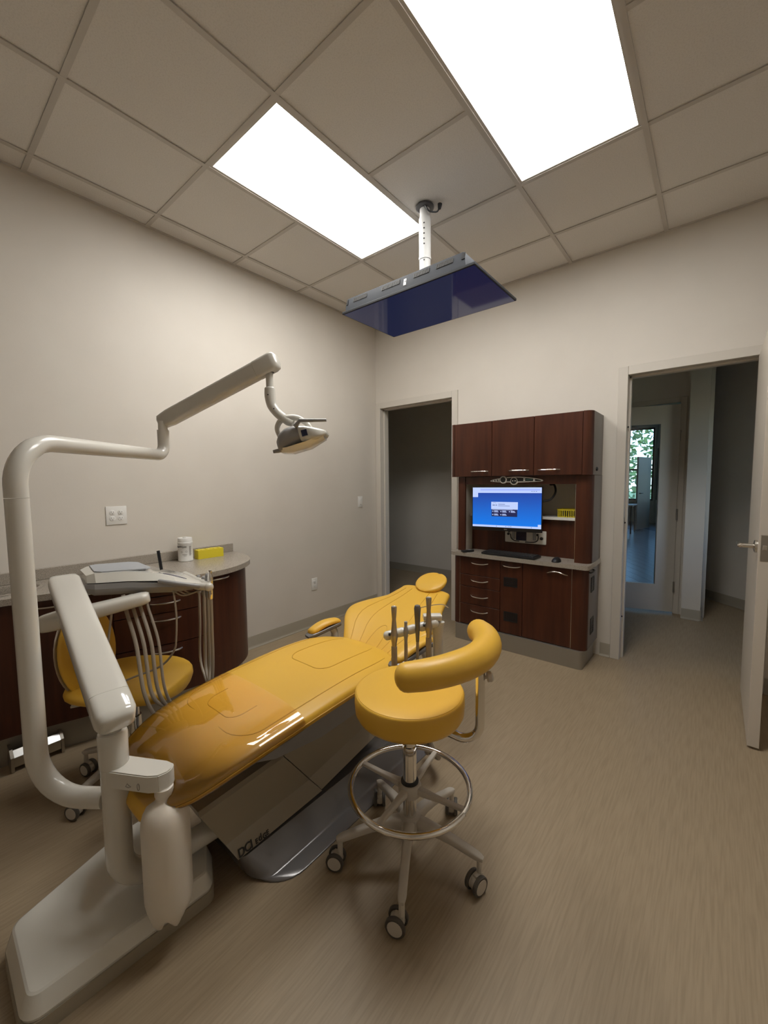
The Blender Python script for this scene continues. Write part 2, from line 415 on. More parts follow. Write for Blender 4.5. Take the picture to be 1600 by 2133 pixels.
# day-lit room: plank floor (each plank a part), far wall with windows, open door, desk
FX0, FX1, FY1 = -1.2, 4.0, 12.0
struct('floor_alcove', box(NB(), (2.75, HALL_Y + .1, -.055), (4.6, 2.52, .0004)), FLOORM)
fl2 = struct('floor_day_room', box(NB(), (FX0, HALL_Y + .101, -.06), (FX1, FY1 + .1, -.006)), GREYD)
pl = None; ang = math.radians(32)
ca, sa = math.cos(ang), math.sin(ang)
for i in range(-12, 80):
    for j in range(-10, 16):
        u, w = i * .152 + .076, j * .914 + (i % 3) * .305
        x, y = 1.0 + u * ca - w * sa, 2.2 + u * sa + w * ca
        if not (HALL_Y + .6 < y < 9.5 and abs(x - (2.944 - .128 * (y + 3.457))) < .55): continue
        if pl is None:
            t = NB(); box(t, (x - .0745, y - .4555, -.0058), (x + .0745, y + .4555, 0), .0008, 1); o = put('plank', t, WOODFL, fl2); pl = o.data
        else:
            o = bpy.data.objects.new('plank', pl); COL.objects.link(o); o.parent = fl2; o.location = V((x, y, -.0058)) - wpos(fl2)
        o.rotation_euler.z = ang
fl3 = struct('floor_threshold', box(NB(), (1.5, HALL_Y + .1005, -.0055), (2.9, HALL_Y + .62, -.0005)), WOODFL)
wins = [(-.35, 1.39, .70, 3.02), (1.47, 2.05, .72, 2.36), (2.35, 3.75, .70, 3.02)]  # first widened and last added out of view, to let in sky light
b = NB(); e = FY1
xs_ = [FX0] + [q for w in wins for q in w[:2]] + [FX1]
for x0, x1 in zip(xs_[::2], xs_[1::2]): box(b, (x0, e, 0), (x1, e + WT, 3.4))
for x0, x1, z0, z1 in wins: box(b, (x0, e, 0), (x1, e + WT, z0)); box(b, (x0, e, z1), (x1, e + WT, 3.4))
struct('wall_day_room', b, WALL)
struct('wall_day_room_left', box(NB(), (FX0 - WT, HALL_Y + WT, 0), (FX0, FY1 + WT, 3.4)), WALL)
struct('wall_day_room_right', box(NB(), (FX1, 1.3, 0), (FX1 + WT, FY1 + WT, 3.4)), WALL)
struct('ceiling_day_room', box(NB(), (FX0 - WT, 2.55, 3.3), (FX1 + WT, FY1 + WT, 3.4)), CEILT)
struct('ceiling_bulkhead', box(NB(), (-2.7, 2.45, 2.8), (XR + .6, 2.55, 3.4)), CEILT)
for k, (x0, x1, z0, z1) in enumerate(wins):
    w = bpy.data.objects.new('window_%d' % (k + 1), None); COL.objects.link(w); w.location = ((x0 + x1) / 2, e, z0); w['kind'] = 'structure'
    b = NB(); f = .05
    box(b, (x0, e + .02, z0), (x0 + f, e + .09, z1)); box(b, (x1 - f, e + .02, z0), (x1, e + .09, z1)); box(b, (x0 + f, e + .02, z0), (x1 - f, e + .09, z0 + f)); box(b, (x0 + f, e + .02, z1 - f), (x1 - f, e + .09, z1))
    put('window_frame', b, DARKFR, w)
    zm = z0 + (z1 - z0) * (.43 if k != 1 else .52)
    put('mullion', box(NB(), (x0 + f, e + .03, zm - .03), (x1 - f, e + .08, zm + .03)), DARKFR, w)
    for za, zb in ((z0 + f, zm - .03), (zm + .03, z1 - f)):
        put('pane', box(NB(), (x0 + f, e + .053, za), (x1 - f, e + .057, zb)), GLASS, w)
# open white door seen through the glass
r = bpy.data.objects.new('door_4', None); COL.objects.link(r); r.location = (1.49, 10.2, 0); r['kind'] = 'structure'
q = V((1.49, 10.2, 0)); qd = V((-.26, -.965, 0)).normalized(); qn = V((qd.y, -qd.x, 0))
b = NB(); obox(b, q + qd * .40 + UZ * 1.0, qd, qn, UZ, (.40, .022, .99)); put('leaf', b, PAINT, r)
b = NB(); s = q + qd * .73 + UZ * 1.0; tube(b, [s - qn * .03, s - qn * .085], .012, 10, 1); tube(b, [s - qn * .08, s - qn * .08 - qd * .11], .009, 10, 1)
put('lever_handle', b, DARKFR, r)
# desk by the far window
r = root('writing_desk', 'grey desk in the bright room, seen through the glass door', 'desk', (.95, 8.7, 0))
put('desktop', box(NB(), (.55, 8.3, .70), (1.35, 9.0, .735), .004, 1), NICHE, r)
for x in (.58, 1.30):
    for y in (8.33, 8.95): put('leg', box(NB(), (x, y, 0), (x + .03, y + .03, .70)), GREYD, r)
put('side_panel', box(NB(), (.62, 8.34, .25), (1.28, 8.36, .70)), GREYP, r)
# outside: lawn and trees
struct('ground_lawn', box(NB(), (-20, FY1 + .3, -.5), (24, 60, -.2)), GRASS)
def tree(x, y, h, cw, label, nleaf=900, seed=1):
    rd = random.Random(seed); r = root('tree', label, 'tree', (x, y, -.2), 'trees beyond the far windows')
    put('trunk', tube(NB(), [(x, y, -.22), (x + .05, y, h * .45), (x, y + .05, h * .9)], [.14, .09, .03], 8, 4), BARK, r)
    b = NB()
    for k in range(nleaf):
        a = rd.random() * 2 * PI; zz = rd.random(); rr = cw * (1 - zz * .75) * (.35 + .65 * math.sqrt(rd.random()))
        c = V((x + rr * math.cos(a), y + rr * math.sin(a), -.1 + (h + .1) * (.05 + .95 * zz)))
        d = V((rd.uniform(-1, 1), rd.uniform(-1, 1), rd.uniform(-.7, .5))).normalized(); s = d.orthogonal().normalized(); L = rd.uniform(.12, .26)
        vs = [b.verts.new(c + p) for p in (d * L, s * L * .4, -d * L * .6, -s * L * .4)]; b.faces.new(vs)
    put('foliage', b, LEAF, r, weld=False, kind='stuff')
tree(.95, 17.5, 8.5, 2.3, 'tall dark conifer filling the far left window', 2600, 3)
tree(-3.6, 20.0, 7.5, 2.0, 'bushy green tree left of the tall conifer outside', 1200, 4)
tree(5.6, 21.0, 6.0, 2.0, 'loose green tree outside the right hand windows', 1500, 5)

# ---- door 2: leaf open into the room
d2 = bpy.data.objects.new('door_2', None); COL.objects.link(d2); d2.location = (3.14, -.39, 0); d2['kind'] = 'structure'
put('leaf', box(NB(), (3.116, -.765, .012), (3.162, -.018, 2.122), .001, 1), PAINT2, d2)
b = NB(); box(b, (3.124, -.7668, .965), (3.154, -.7648, 1.095), .001, 1)
lp = put('latch_plate', b, STEEL, d2)
put('latch_bolt', box(NB(), (3.131, -.775, 1.02), (3.147, -.7655, 1.045), .002, 1), NICKEL, lp)
b = NB(); lathe(b, [(.032, 0), (.032, .010), (.026, .013), (.012, .016), (.011, .055)], (3.116, -.70, 1.03), (-1, 0, 0), 20)
tube(b, [(3.058, -.70, 1.03), (3.048, -.69, 1.03), (3.046, -.58, 1.028)], [.011, .011, .009], 12, 4, True)
put('lever_handle', b, NICKEL, d2, label='brushed lever on the doorway side')
b = NB(); lathe(b, [(.032, 0), (.032, .010), (.026, .013), (.012, .016), (.011, .045)], (3.162, -.70, 1.03), (1, 0, 0), 20)
tube(b, [(3.212, -.70, 1.03), (3.218, -.69, 1.03), (3.218, -.58, 1.028)], [.011, .011, .009], 12, 4, True)
put('lever_handle', b, NICKEL, d2)
for z in (.25, 1.05, 1.9): put('hinge', tube(NB(), [(3.168, -.020, z - .05), (3.168, -.020, z + .05)], .007, 8, 1), STEEL, d2)

# ================================================================ WALL PLATES
def outlet(name, y, z, cols, label):
    w = .070 if cols == 1 else .116; h = .116
    r = root(name, label, 'outlet', (0, y, z), 'outlets on the left wall')
    put('cover_plate', box(NB(), (.0005, y - w / 2, z - h / 2), (.006, y + w / 2, z + h / 2), .002, 2), WPLAST, r)
    for c in range(cols):
        yc = y + (0 if cols == 1 else (-.023 + .046 * c))
        for zc in (z - .019, z + .019):
            b = NB(); lathe(b, [(.0165, 0), (.0165, .0022), (.015, .003)], (.0055, yc, zc), (1, 0, 0), 20); rc = put('receptacle', b, WPLAST, r)
            b = NB(); box(b, (.0083, yc - .0075, zc - .001), (.0089, yc - .0055, zc + .008)); box(b, (.0083, yc + .0055, zc - .001), (.0089, yc + .0075, zc + .007)); lathe(b, [(.0026, 0), (.0026, .0006)], (.0083, yc, zc - .0075), (1, 0, 0), 8)
            put('slots', b, GREYD, rc)
outlet('power_outlet', -2.558, 1.178, 2, 'white four-socket outlet plate on the left wall above the counter')
outlet('power_outlet', -.94, .405, 1, 'white two-socket outlet low on the left wall')
r = root('light_switch', 'white rocker switch on the left wall beside the dark doorway', 'switch', (0, -.277, 1.165))
put('cover_plate', box(NB(), (.0005, -.312, 1.107), (.006, -.242, 1.223), .002, 2), WPLAST, r)
put('rocker', box(NB(), (.0055, -.294, 1.131), (.010, -.260, 1.199), .002, 2), WPLAST, r)
put('indicator', box(NB(), (.0095, -.283, 1.135), (.0106, -.271, 1.141)), GREYP, r)

# ================================================================ LEFT CABINET RUN
FR = [(-5.0, .36), (-4.2, .36), (-3.6, .36), (-3.2, .375), (-2.83, .475), (-2.6, .545), (-2.42, .598), (-2.25, .606), (-2.1, .575), (-1.98, .512), (-1.89, .430), (-1.82, .31), (-1.785, .18), (-1.77, .02)]
_fr = spline([(x, y, 0) for y, x in FR], 8)
EDGE = [(p.x, p.y) for p in _fr]
def arc_len():
    out = [0.]
    for a, b in zip(_fr, _fr[1:]): out.append(out[-1] + (b - a).length)
    return out
_al = arc_len()
def front_at(s):
    for i in range(len(_al) - 1):
        if s <= _al[i + 1]:
            t = (s - _al[i]) / (_al[i + 1] - _al[i]); p = _fr[i].lerp(_fr[i + 1], t); d = (_fr[i + 1] - _fr[i]).normalized(); break
    else: p, d = _fr[-1], (_fr[-1] - _fr[-2]).normalized()
    return p, V((d.y, -d.x, 0)).normalized()      # point and outward normal (+x side)
def s_of_y(y):
    for i in range(len(_fr) - 1):
        if _fr[i].y <= y <= _fr[i + 1].y: return _al[i] + (_al[i + 1] - _al[i]) * (y - _fr[i].y) / max(_fr[i + 1].y - _fr[i].y, 1e-6)
    return _al[-1]
def front_slab(bm, s0, s1, z0, z1, o0, o1, n=None):
    """curved board following the counter front, from offset o0 to o1 inside the edge"""
    n = n or max(2, int((s1 - s0) / .03)); rings = []
    for i in range(n + 1):
        p, nn = front_at(s0 + (s1 - s0) * i / n)
        a, c = p - nn * o0, p - nn * o1
        a.x = max(a.x, .012); c.x = max(c.x, .010)
        rings.append([V((a.x, a.y, z0)), V((a.x, a.y, z1)), V((c.x, c.y, z1)), V((c.x, c.y, z0))])
    ringloft(bm, rings); return bm
CT = .84
cab = root('base_cabinet', 'dark cherry base cabinet with a bowed front and rounded end along the left wall', 'cabinet', (.25, -3.0, 0))
S0, S1 = 0, _al[-1]
b = NB(); front_slab(b, s_of_y(-4.6), S1 - .02, .15, CT - .033, .055, .075); put('carcass', b, CHERRY, cab)
b = NB(); front_slab(b, s_of_y(-4.6), S1 - .05, .0, .15, .075, .095); put('toe_kick', b, KICK, cab)
yA, yB = -2.752, -2.268
sA, sB, sE = s_of_y(yA), s_of_y(yB), S1 - .01
g = .0025
def handle(bm, s0, s1, z, arch=.0, stand=.026):
    pts = []
    for i in range(9):
        t = i / 8; p, nn = front_at(s0 + (s1 - s0) * t)
        k = math.sin(PI * t) ** .5; pts.append(p - nn * (.034 - .004 - stand * k) + UZ * (z + arch * math.sin(PI * t)))
    tube(bm, pts, .005, 8, 1)
zs = [.155, .455, .64, .738, CT - .036]
for k in range(4):
    b = NB(); front_slab(b, sA + g, sB - g, zs[k] + g, zs[k + 1] - g, .034, .054); d = put('drawer', b, CHERRY, cab)
    b = NB(); c = (sA + sB) / 2; handle(b, c - .075, c + .075, (zs[k + 1] - .036) if k < 3 else .785); put('handle', b, NICKEL, d)
b = NB(); front_slab(b, sB + g, sE, .155, CT - .036, .034, .054); d = put('door', b, CHERRY, cab, label='curved end door')
b = NB(); handle(b, s_of_y(-2.25), s_of_y(-2.11), .785); put('handle', b, NICKEL, d)
b = NB(); front_slab(b, s_of_y(-3.40), sA - g, .155, CT - .036, .034, .054); d = put('door', b, CHERRY, cab)
b = NB(); handle(b, s_of_y(-3.06), s_of_y(-2.92), .77); put('handle', b, NICKEL, d)
b = NB(); front_slab(b, s_of_y(-4.1), s_of_y(-3.40) - g, .155, CT - .036, .034, .054); d = put('door', b, CHERRY, cab)
b = NB(); handle(b, s_of_y(-3.52), s_of_y(-3.38) - .01, .77); put('handle', b, NICKEL, d)
# worktop with sink hole
ct = root('countertop', 'speckled stone worktop with rounded end on the left cabinet', 'countertop', (.25, -3.0, CT - .033))
SX, SY, SA, SBb = .19, -3.22, .115, .225
hole = [(SX + SA * math.cos(2 * PI * k / 40), SY + SBb * math.sin(2 * PI * k / 40)) for k in range(40)]
poly = [(max(x, .002), y) for x, y in EDGE if y > -4.6] + [(.002, -1.768), (.002, -4.6)]
b = NB(); prism(b, poly, CT - .032, CT, [hole[::-1]])
put('slab', b, STONE, ct, ang=30)
put('backsplash', box(NB(), (.001, -4.6, CT + .0005), (.02, -1.775, .904), .002, 1), STONE, ct)
r = root('sink', 'oval stone sink bowl set in the left worktop', 'sink', (SX, SY, CT - .16))
prof = [(1.10, .001), (1.09, .006), (1.03, .007), (1.0, .001), (.97, -.03), (.88, -.10), (.62, -.145), (.2, -.155), (.08, -.156)]
b = NB(); ringloft(b, [[V((SX + SA * f * math.cos(2 * PI * k / 40), SY + SBb * f * math.sin(2 * PI * k / 40), CT + z)) for k in range(40)] for f, z in prof], False); put('bowl', b, STONE, r)
put('drain', lathe(NB(), [(.02, 0), (.02, .002), (.012, .003)], (SX, SY, CT - .156)), STEEL, r)
# toe pedal for the sink
r = root('sink_pedal', 'stainless toe pedal bar at the foot of the left cabinet', 'pedal', (.36, -3.07, 0))
PY0, PY1 = -3.165, -2.985
b = NB()
for y in (PY0 - .012, PY1):
    b = NB()
    t = [(.320, 0.004), (.402, .004), (.402, .075), (.372, .105), (.320, .112)]
    ringloft(b, [[V((x, yy, z)) for x, z in t] for yy in (y, y + .012)]); put('side_bracket', b, STEEL, r)
b = NB(); t = [(.330, .024), (.396, .024), (.396, .070), (.330, .070)]; ringloft(b, [[V((x, yy, z)) for x, z in t] for yy in (PY0 + .001, PY1 - .001)]); put('front_plate', b, STEEL, r)
b = NB(); t = [(.400, .070), (.402, .074), (.372, .099), (.368, .095)]; ringloft(b, [[V((x, yy, z)) for x, z in t] for yy in (PY0 + .001, PY1 - .001)]); put('treadle', b, MIRROR, r, label='mirror-bright sloping top')

# wipes tub
TX, TY, TR = .108, -2.185, .048
r = root('wipes_tub', 'white round tub of wipes with black lettering on the left worktop', 'tub', (TX, TY, CT))
put('body', lathe(NB(), [(.046, .0005), (TR, .003), (TR, .012), (TR - .001, .014), (TR - .001, .118), (TR, .120), (TR + .0005, .122), (TR, .132), (TR - .003, .135)], (TX, TY, CT), seg=40), WPLAST, r)
ld_ = put('lid', lathe(NB(), [(TR - .002, .135), (TR - .002, .158), (TR - .004, .162), (.030, .1625), (.028, .160), (0, .160)], (TX, TY, CT), seg=40), WPLAST, r)
b = NB(); obox(b, (TX + .012, TY + .004, CT + .1625), (1, 0, 0), (0, 1, 0), (0, 0, 1), (.024, .016, .004), .003, 2); put('flip_cap', b, WPLAST, ld_)
vd = math.atan2(-3.456 - TY, 2.943 - TX)
def wrap(ang0, z0):
    def f(co):
        a = vd + ang0 + co.x / (TR + .0005); rr = TR - .0005 + co.z
        return V((TX + rr * math.cos(a), TY + rr * math.sin(a), CT + z0 + co.y))
    return f
put('lettering', text_bm('CaviWipes', .0185, None, (1, 0, 0), (0, 1, 0), .0008, .08, warp=wrap(-1.52, .098)), INK, r)
b = NB()
for a0, z0, s in ((-.50, .068, 'o'), (.12, .070, 'o')):
    t = NB()
    for k in range(16):
        a1, a2 = 2 * PI * k / 16, 2 * PI * (k + 1) / 16
        t.faces.new([t.verts.new(V((math.cos(a) * q, math.sin(a) * q, .0003))) for a, q in ((a1, .0042), (a2, .0042), (a2, .0062), (a1, .0062))])
    for v in t.verts: v.co = wrap(a0, z0)(v.co + V((0, 0, .0006)))
    merge(b, t)
put('symbol', b, GREYINK, r)
b = NB()
def label_bar(a0, z0, wd, ht):
    t = NB(); nseg = 8
    for k in range(nseg):
        t.faces.new([t.verts.new(wrap(a0, z0)(V((x, y, .0012)))) for x, y in ((wd * k / nseg, 0), (wd * (k + 1) / nseg, 0), (wd * (k + 1) / nseg, ht), (wd * k / nseg, ht))])
    merge(b, t)
for a0, z0, wd, ht in ((-.42, .048, .030, .0035), (-.25, .040, .018, .0025)): label_bar(a0, z0, wd, ht)
for k in range(12): label_bar(.50, .042 + k * .0055, .013 + .004 * ((k * 7) % 3) / 2, .003)
put('small_print', b, GREYINK, r)
# yellow instrument block
BX0, BY0, BY1 = .075, -2.110, -1.925
r = root('instrument_block', 'yellow foam block with round holes beside the wipes tub', 'block', (BX0 + .035, -2.02, CT))
R9 = M4.Translation((BX0 + .035, -2.02, 0)) @ M4.Rotation(math.radians(-3), 4, 'Z') @ M4.Translation((-BX0 - .035, 2.02, 0))
b = NB(); hs = []
for k in range(4):
    for j in range(2):
        hs.append([(BX0 + .019 + .032 * j + .0115 * math.cos(-2 * PI * q / 14), BY0 + .026 + .0445 * k + .0115 * math.sin(-2 * PI * q / 14)) for q in range(14)])
prism(b, rrect(BX0, BY0, BX0 + .07, BY1, .004, 3), CT + .020, CT + .062, hs); bmesh.ops.transform(b, matrix=R9, verts=b.verts); put('body', b, YPLAST, r, ang=30)
b = NB(); prism(b, rrect(BX0, BY0, BX0 + .07, BY1, .004, 3), CT + .0005, CT + .020); bmesh.ops.transform(b, matrix=R9, verts=b.verts); put('bottom', b, YPLAST, r, ang=30)
for k in range(4):
    for j in range(2):
        if (k + j) % 2: continue
        p = R9 @ V((BX0 + .019 + .032 * j, BY0 + .026 + .0445 * k, CT + .03)); put('plug', lathe(NB(), [(.0108, 0), (.0108, .034), (.009, .036), (0, .036)], p, seg=14), YPLAST, r)

# ================================================================ BACK CABINET WALL
YC = -.36
lowc = root('base_cabinet', 'cherry base cabinet with four drawers and two vents under the monitor', 'cabinet', (1.72, -.18, 0))
b = NB(); prism(b, rrect(1.20, YC + .022, 2.25, -.003, .0) if 0 else [(1.20, -.003), (1.20, YC + .022), (2.235, YC + .022), (2.235, -.003)], .135, .735); put('carcass', b, CHERRY, lowc)
def corner_post(xa, xb, y0, z0, z1, r, right=True, d=.02):
    """rounded vertical corner board"""
    n = 8; out = []
    if right:
        out = [(xa, y0)] + [(xb - r + r * math.sin(PI / 2 * i / n), y0 + r - r * math.cos(PI / 2 * i / n)) for i in range(n + 1)] + [(xa, y0 + r)]
    else:
        out = [(xb, y0)] + [(xa + r - r * math.sin(PI / 2 * i / n), y0 + r - r * math.cos(PI / 2 * i / n)) for i in range(n + 1)] + [(xb, y0 + r)]
        out = out[::-1]
    return prism(NB(), out, z0, z1)
put('corner_panel', corner_post(1.185, 1.247, YC, .135, .735, .04, False), CHERRY, lowc)
put('corner_panel', corner_post(2.162, 2.264, YC, .135, .735, .05, True), CHERRY, lowc)
put('end_panel', box(NB(), (2.236, YC + .0505, .135), (2.264, -.002, .735)), GREYLAM, lowc, label='grey laminate end')
b = NB(); prism(b, rrect(1.205, YC - .02, 2.245, -.002, .03), .001, .1345); put('toe_kick', b, KICK, lowc)
def bar_handle(bm, x0, x1, y, z, arch=0, stand=.026, dz=0):
    pts = []
    for i in range(11):
        t = i / 10; pts.append((x0 + (x1 - x0) * t, y - stand * min(1, 2.2 * math.sin(PI * t)) , z + arch * math.sin(PI * t) + dz * (t - .5)))
    tube(bm, pts, .0048, 8, 1)
for z0, z1, hz in ((.576, .728, .686), (.473, .576, .536), (.321, .473, .400), (.140, .321, .272)):
    d = put('drawer', box(NB(), (1.251, YC, z0 + .002), (1.612, YC + .02, z1 - .002), .0015, 1), CHERRY, lowc)
    b = NB(); bar_handle(b, 1.352, 1.507, YC + .003, hz, -.008); put('handle', b, NICKEL, d)
def vent(parent, x0, x1, y, z0, z1, axis='y', n=8):
    b = NB()
    for k in range(n):
        zz = z0 + (z1 - z0) * (k + .5) / n
        if axis == 'y': box(b, (x0, y - .003, zz - .0022), (x1, y + .001, zz + .0022))
        else: box(b, (y - .001, x0, zz - .0022), (y + .003, x1, zz + .0022))
    if axis == 'y':
        for lo, hi in (((x0 - .006, y - .004, z0 - .006), (x0, y + .001, z1 + .006)), ((x1, y - .004, z0 - .006), (x1 + .006, y + .001, z1 + .006)), ((x0, y - .004, z0 - .006), (x1, y + .001, z0)), ((x0, y - .004, z1), (x1, y + .001, z1 + .006))): box(b, lo, hi)
    else:
        for lo, hi in (((y - .001, x0 - .006, z0 - .006), (y + .004, x0, z1 + .006)), ((y - .001, x1, z0 - .006), (y + .004, x1 + .006, z1 + .006)), ((y - .001, x0, z0 - .006), (y + .004, x1, z0)), ((y - .001, x0, z1), (y + .004, x1, z1 + .006))): box(b, lo, hi)
    put('vent', b, BLACK, parent)
d = put('door', box(NB(), (1.616, YC, .140), (1.796, YC + .02, .728), .0015, 1), CHERRY, lowc, label='narrow door with two vents')
b = NB(); bar_handle(b, 1.632, 1.778, YC + .003, .695, -.006); put('handle', b, NICKEL, d)
vent(d, 1.652, 1.752, YC, .532, .594); vent(d, 1.654, 1.756, YC, .247, .312)
d = put('door', box(NB(), (1.800, YC, .140), (2.158, YC + .02, .728), .0015, 1), CHERRY, lowc)
b = NB(); bar_handle(b, 1.980, 2.128, YC + .003, .678, .020); put('handle', b, NICKEL, d)
vent(lowc, -.25, -.17, 2.264, .555, .655, 'x'); vent(lowc, -.24, -.16, 2.264, .235, .345, 'x')
b = NB(); tube(b, [(2.264, -.33, .712), (2.28, -.32, .712), (2.28, -.22, .712), (2.264, -.21, .712)], .005, 8, 4); put('hook', b, BLACK, lowc)
put('edge_trim', box(NB(), (1.2472, YC - .0006, .137), (1.2502, YC + .018, .733)), NICKEL, lowc); put('edge_trim', box(NB(), (2.1585, YC - .0006, .137), (2.1615, YC + .018, .733)), NICKEL, lowc)
ct2 = NB(); prism(ct2, rrect(1.168, YC - .035, 2.278, -.002, .03), .736, .7675)
thing('countertop', ct2, STONE, 'speckled stone worktop under the monitor on the back wall', 'countertop', ang=40)
CT2 = .768
hut = root('hutch', 'open cherry hutch niche between the back worktop and the wall cabinets', 'hutch', (1.72, -.15, CT2))
put('side_post', corner_post(2.160, 2.268, -.305, CT2, 1.4085, .05, True), CHERRY, hut)
put('end_panel', box(NB(), (2.240, -.2545, CT2), (2.268, -.002, 1.4085)), GREYLAM, hut)
put('side_post', box(NB(), (1.200, -.305, CT2), (1.266, -.285, 1.4085)), CHERRY, hut)
put('end_panel', box(NB(), (1.200, -.2845, CT2), (1.218, -.002, 1.4085)), GREYLAM, hut)
put('inner_side', box(NB(), (1.250, -.2845, CT2), (1.264, -.012, 1.4085)), NICHE, hut); put('inner_side', box(NB(), (2.150, -.2545, CT2), (2.164, -.012, 1.4085)), NICHE, hut)
put('back_panel', box(NB(), (1.2185, -.012, CT2), (2.2395, -.003, 1.4085)), NICHE, hut)
put('lower_panel', box(NB(), (1.2642, -.165, CT2), (2.1498, -.150, 1.064)), CHERRY, hut, label='cherry panel behind the keyboard')
put('shelf', box(NB(), (1.2642, -.200, 1.066), (2.1498, -.013, 1.086), .001, 1), WPLAST, hut)
put('valance', box(NB(), (1.2665, -.300, 1.345), (2.1595, -.282, 1.4085)), CHERRY, hut)
put('edge_trim', box(NB(), (2.1575, -.3065, CT2), (2.1597, -.288, 1.34)), NICKEL, hut)
up = root('wall_cabinet', 'cherry wall cabinet with three doors above the monitor', 'cabinet', (1.7, -.17, 1.41))
YU = -.345
put('carcass', box(NB(), (1.166, YU + .022, 1.410), (2.236, -.002, 1.855)), CHERRY, up)
put('corner_panel', corner_post(1.148, 1.183, YU, 1.410, 1.858, .03, False), CHERRY, up); put('corner_panel', corner_post(2.206, 2.266, YU, 1.410, 1.858, .05, True), CHERRY, up)
put('end_panel', box(NB(), (2.2365, YU + .0505, 1.410), (2.266, -.002, 1.858)), GREYLAM, up, label='grey laminate end')
for x0, x1, ha, hb in ((1.186, 1.523, 1.335, 1.492), (1.527, 1.862, 1.665, 1.828), (1.866, 2.203, 1.895, 2.055)):
    d = put('door', box(NB(), (x0, YU, 1.412), (x1, YU + .02, 1.857), .0015, 1), CHERRY, up)
    b = NB(); bar_handle(b, ha, hb, YU + .003, 1.452, .0); put('handle', b, NICKEL, d)
put('cable_grommet', lathe(NB(), [(.014, 0), (.014, .008), (.009, .012), (0, .013)], (2.266, -.20, 1.452), (1, 0, 0), 16), BLACK, up)

# control strip on the valance
r = root('switch_console', 'oval white-rimmed black control strip above the monitor', 'console', (1.715, -.30, 1.35))
def oval(x0, x1, zc, hh, y0, y1, arch=.010, k=.62, grow=0.):
    n = 48; poly = []
    for i in range(n):
        a = 2 * PI * i / n; c, s = se(a, 2.4); x = (x0 + x1) / 2 + ((x1 - x0) / 2 + grow) * c; t = c
        poly.append((x, zc + (hh + grow) * s * (1 - .35 * abs(t)) + arch * (1 - t * t)))
    b = NB(); ringloft(b, [[V((x, y, z)) for x, z in poly] for y in (y0, y1)]); return b
b = oval(1.50, 1.925, 1.372, .024, -.3005, -.312); lathe(b, [(.030, 0), (.030, .014), (.026, .016)], (1.612, -.3005, 1.381), (0, -1, 0), 24); lathe(b, [(.032, 0), (.032, .013), (.026, .015)], (1.70, -.3005, 1.371), (0, -1, 0), 24)
put('bezel', b, WPLAST, r)
b = oval(1.512, 1.913, 1.372, .0155, -.3122, -.3145); lathe(b, [(.021, 0), (.0215, .002)], (1.612, -.3165, 1.381), (0, -1, 0), 20); lathe(b, [(.024, 0), (.024, .002)], (1.70, -.3155, 1.371), (0, -1, 0), 20)
put('faceplate', b, BLACK, r)
for x, z in ((1.530, 1.373), (1.552, 1.376), (1.574, 1.379)): put('button', lathe(NB(), [(.0075, 0), (.0075, .003), (.005, .004)], (x, -.3145, z), (0, -1, 0), 12), WPLAST, r)
for x in (1.692, 1.712): put('button', lathe(NB(), [(.005, 0), (.005, .0025)], (x, -.3175, 1.372), (0, -1, 0), 10), WPLAST, r)
for x in (1.776, 1.852):
    for z in (1.375, 1.387): put('button', box(NB(), (x, -.3175, z - .0045), (x + .015, -.3144, z + .0045), .001, 1), WPLAST, r)
b = NB()
for k in range(4): box(b, (1.798 + .012 * k, -.3152, 1.3745), (1.806 + .012 * k, -.3144, 1.388))
put('display_digits', b, emis('display_green', (.03, .07, .05), .5), r)
# hookup panel under the monitor
r = root('socket_board', 'cream board with sockets and tubes under the monitor', 'board', (1.74, -.17, .855))
yb = -.166
put('plate', box(NB(), (1.575, yb - .012, .858), (1.915, yb, .968), .008, 3), WHITEP, r)
put('dark_window', box(NB(), (1.672, yb - .0145, .880), (1.758, yb - .0118, .966)), mat('navy_plastic', (.012, .014, .05), .2), r)
put('pad', box(NB(), (1.764, yb - .0145, .878), (1.805, yb - .0118, .966)), WHITEP, r)
for x in (1.642, 1.812): put('canister', box(NB(), (x, yb - .018, .888), (x + .024, yb - .0118, .964), .006, 2), GREYP, r)
for x, z, q in ((1.612, .950, .009), (1.606, .928, .011), (1.848, .935, .009), (1.880, .908, .013)): put('socket', lathe(NB(), [(q, 0), (q, .006), (q * .6, .009), (0, .009)], (x, yb - .0118, z), (0, -1, 0), 14), BLACK, r)
put('tube', tube(NB(), [(1.625, yb - .016, .93), (1.632, yb - .018, .895), (1.66, yb - .018, .876), (1.70, yb - .018, .874)], .004, 8, 5), BLACK, r)
put('tube', tube(NB(), [(1.855, yb - .016, .928), (1.85, yb - .018, .892), (1.82, yb - .018, .874), (1.75, yb - .018, .870)], .004, 8, 5), BLACK, r)

# monitor
r = root('monitor', 'flat monitor with a blue desktop image on an arm in the niche', 'monitor', (1.64, -.30, .96))
mc = V((1.637, -.318, 1.145)); mr = V((math.cos(.15), math.sin(.15), 0)); mn = V((mr.y, -mr.x, 0)); MW, MH = .279, .180
def mbox(bm, x0, x1, z0, z1, d0, d1, bev=0):
    obox(bm, mc + mr * ((x0 + x1) / 2) + UZ * ((z0 + z1) / 2) + mn * ((d0 + d1) / 2), mr, mn, UZ, ((x1 - x0) / 2, (d1 - d0) / 2, (z1 - z0) / 2), bev, 2); return bm
b = NB(); mbox(b, -MW, MW, -MH, MH, -.022, 0, .003); mbox(b, -.12, .12, -.11, .10, -.045, -.021, .006); put('housing', b, BLACK, r)
sx, s0, s1 = MW - .006, -MH + .030, MH - .006
scr = NB(); mbox(scr, -sx, sx, s0, s1, -.001, .0012); sc = put('screen', scr, SCR_B, r)
SWd, SHt = 2 * sx, s1 - s0
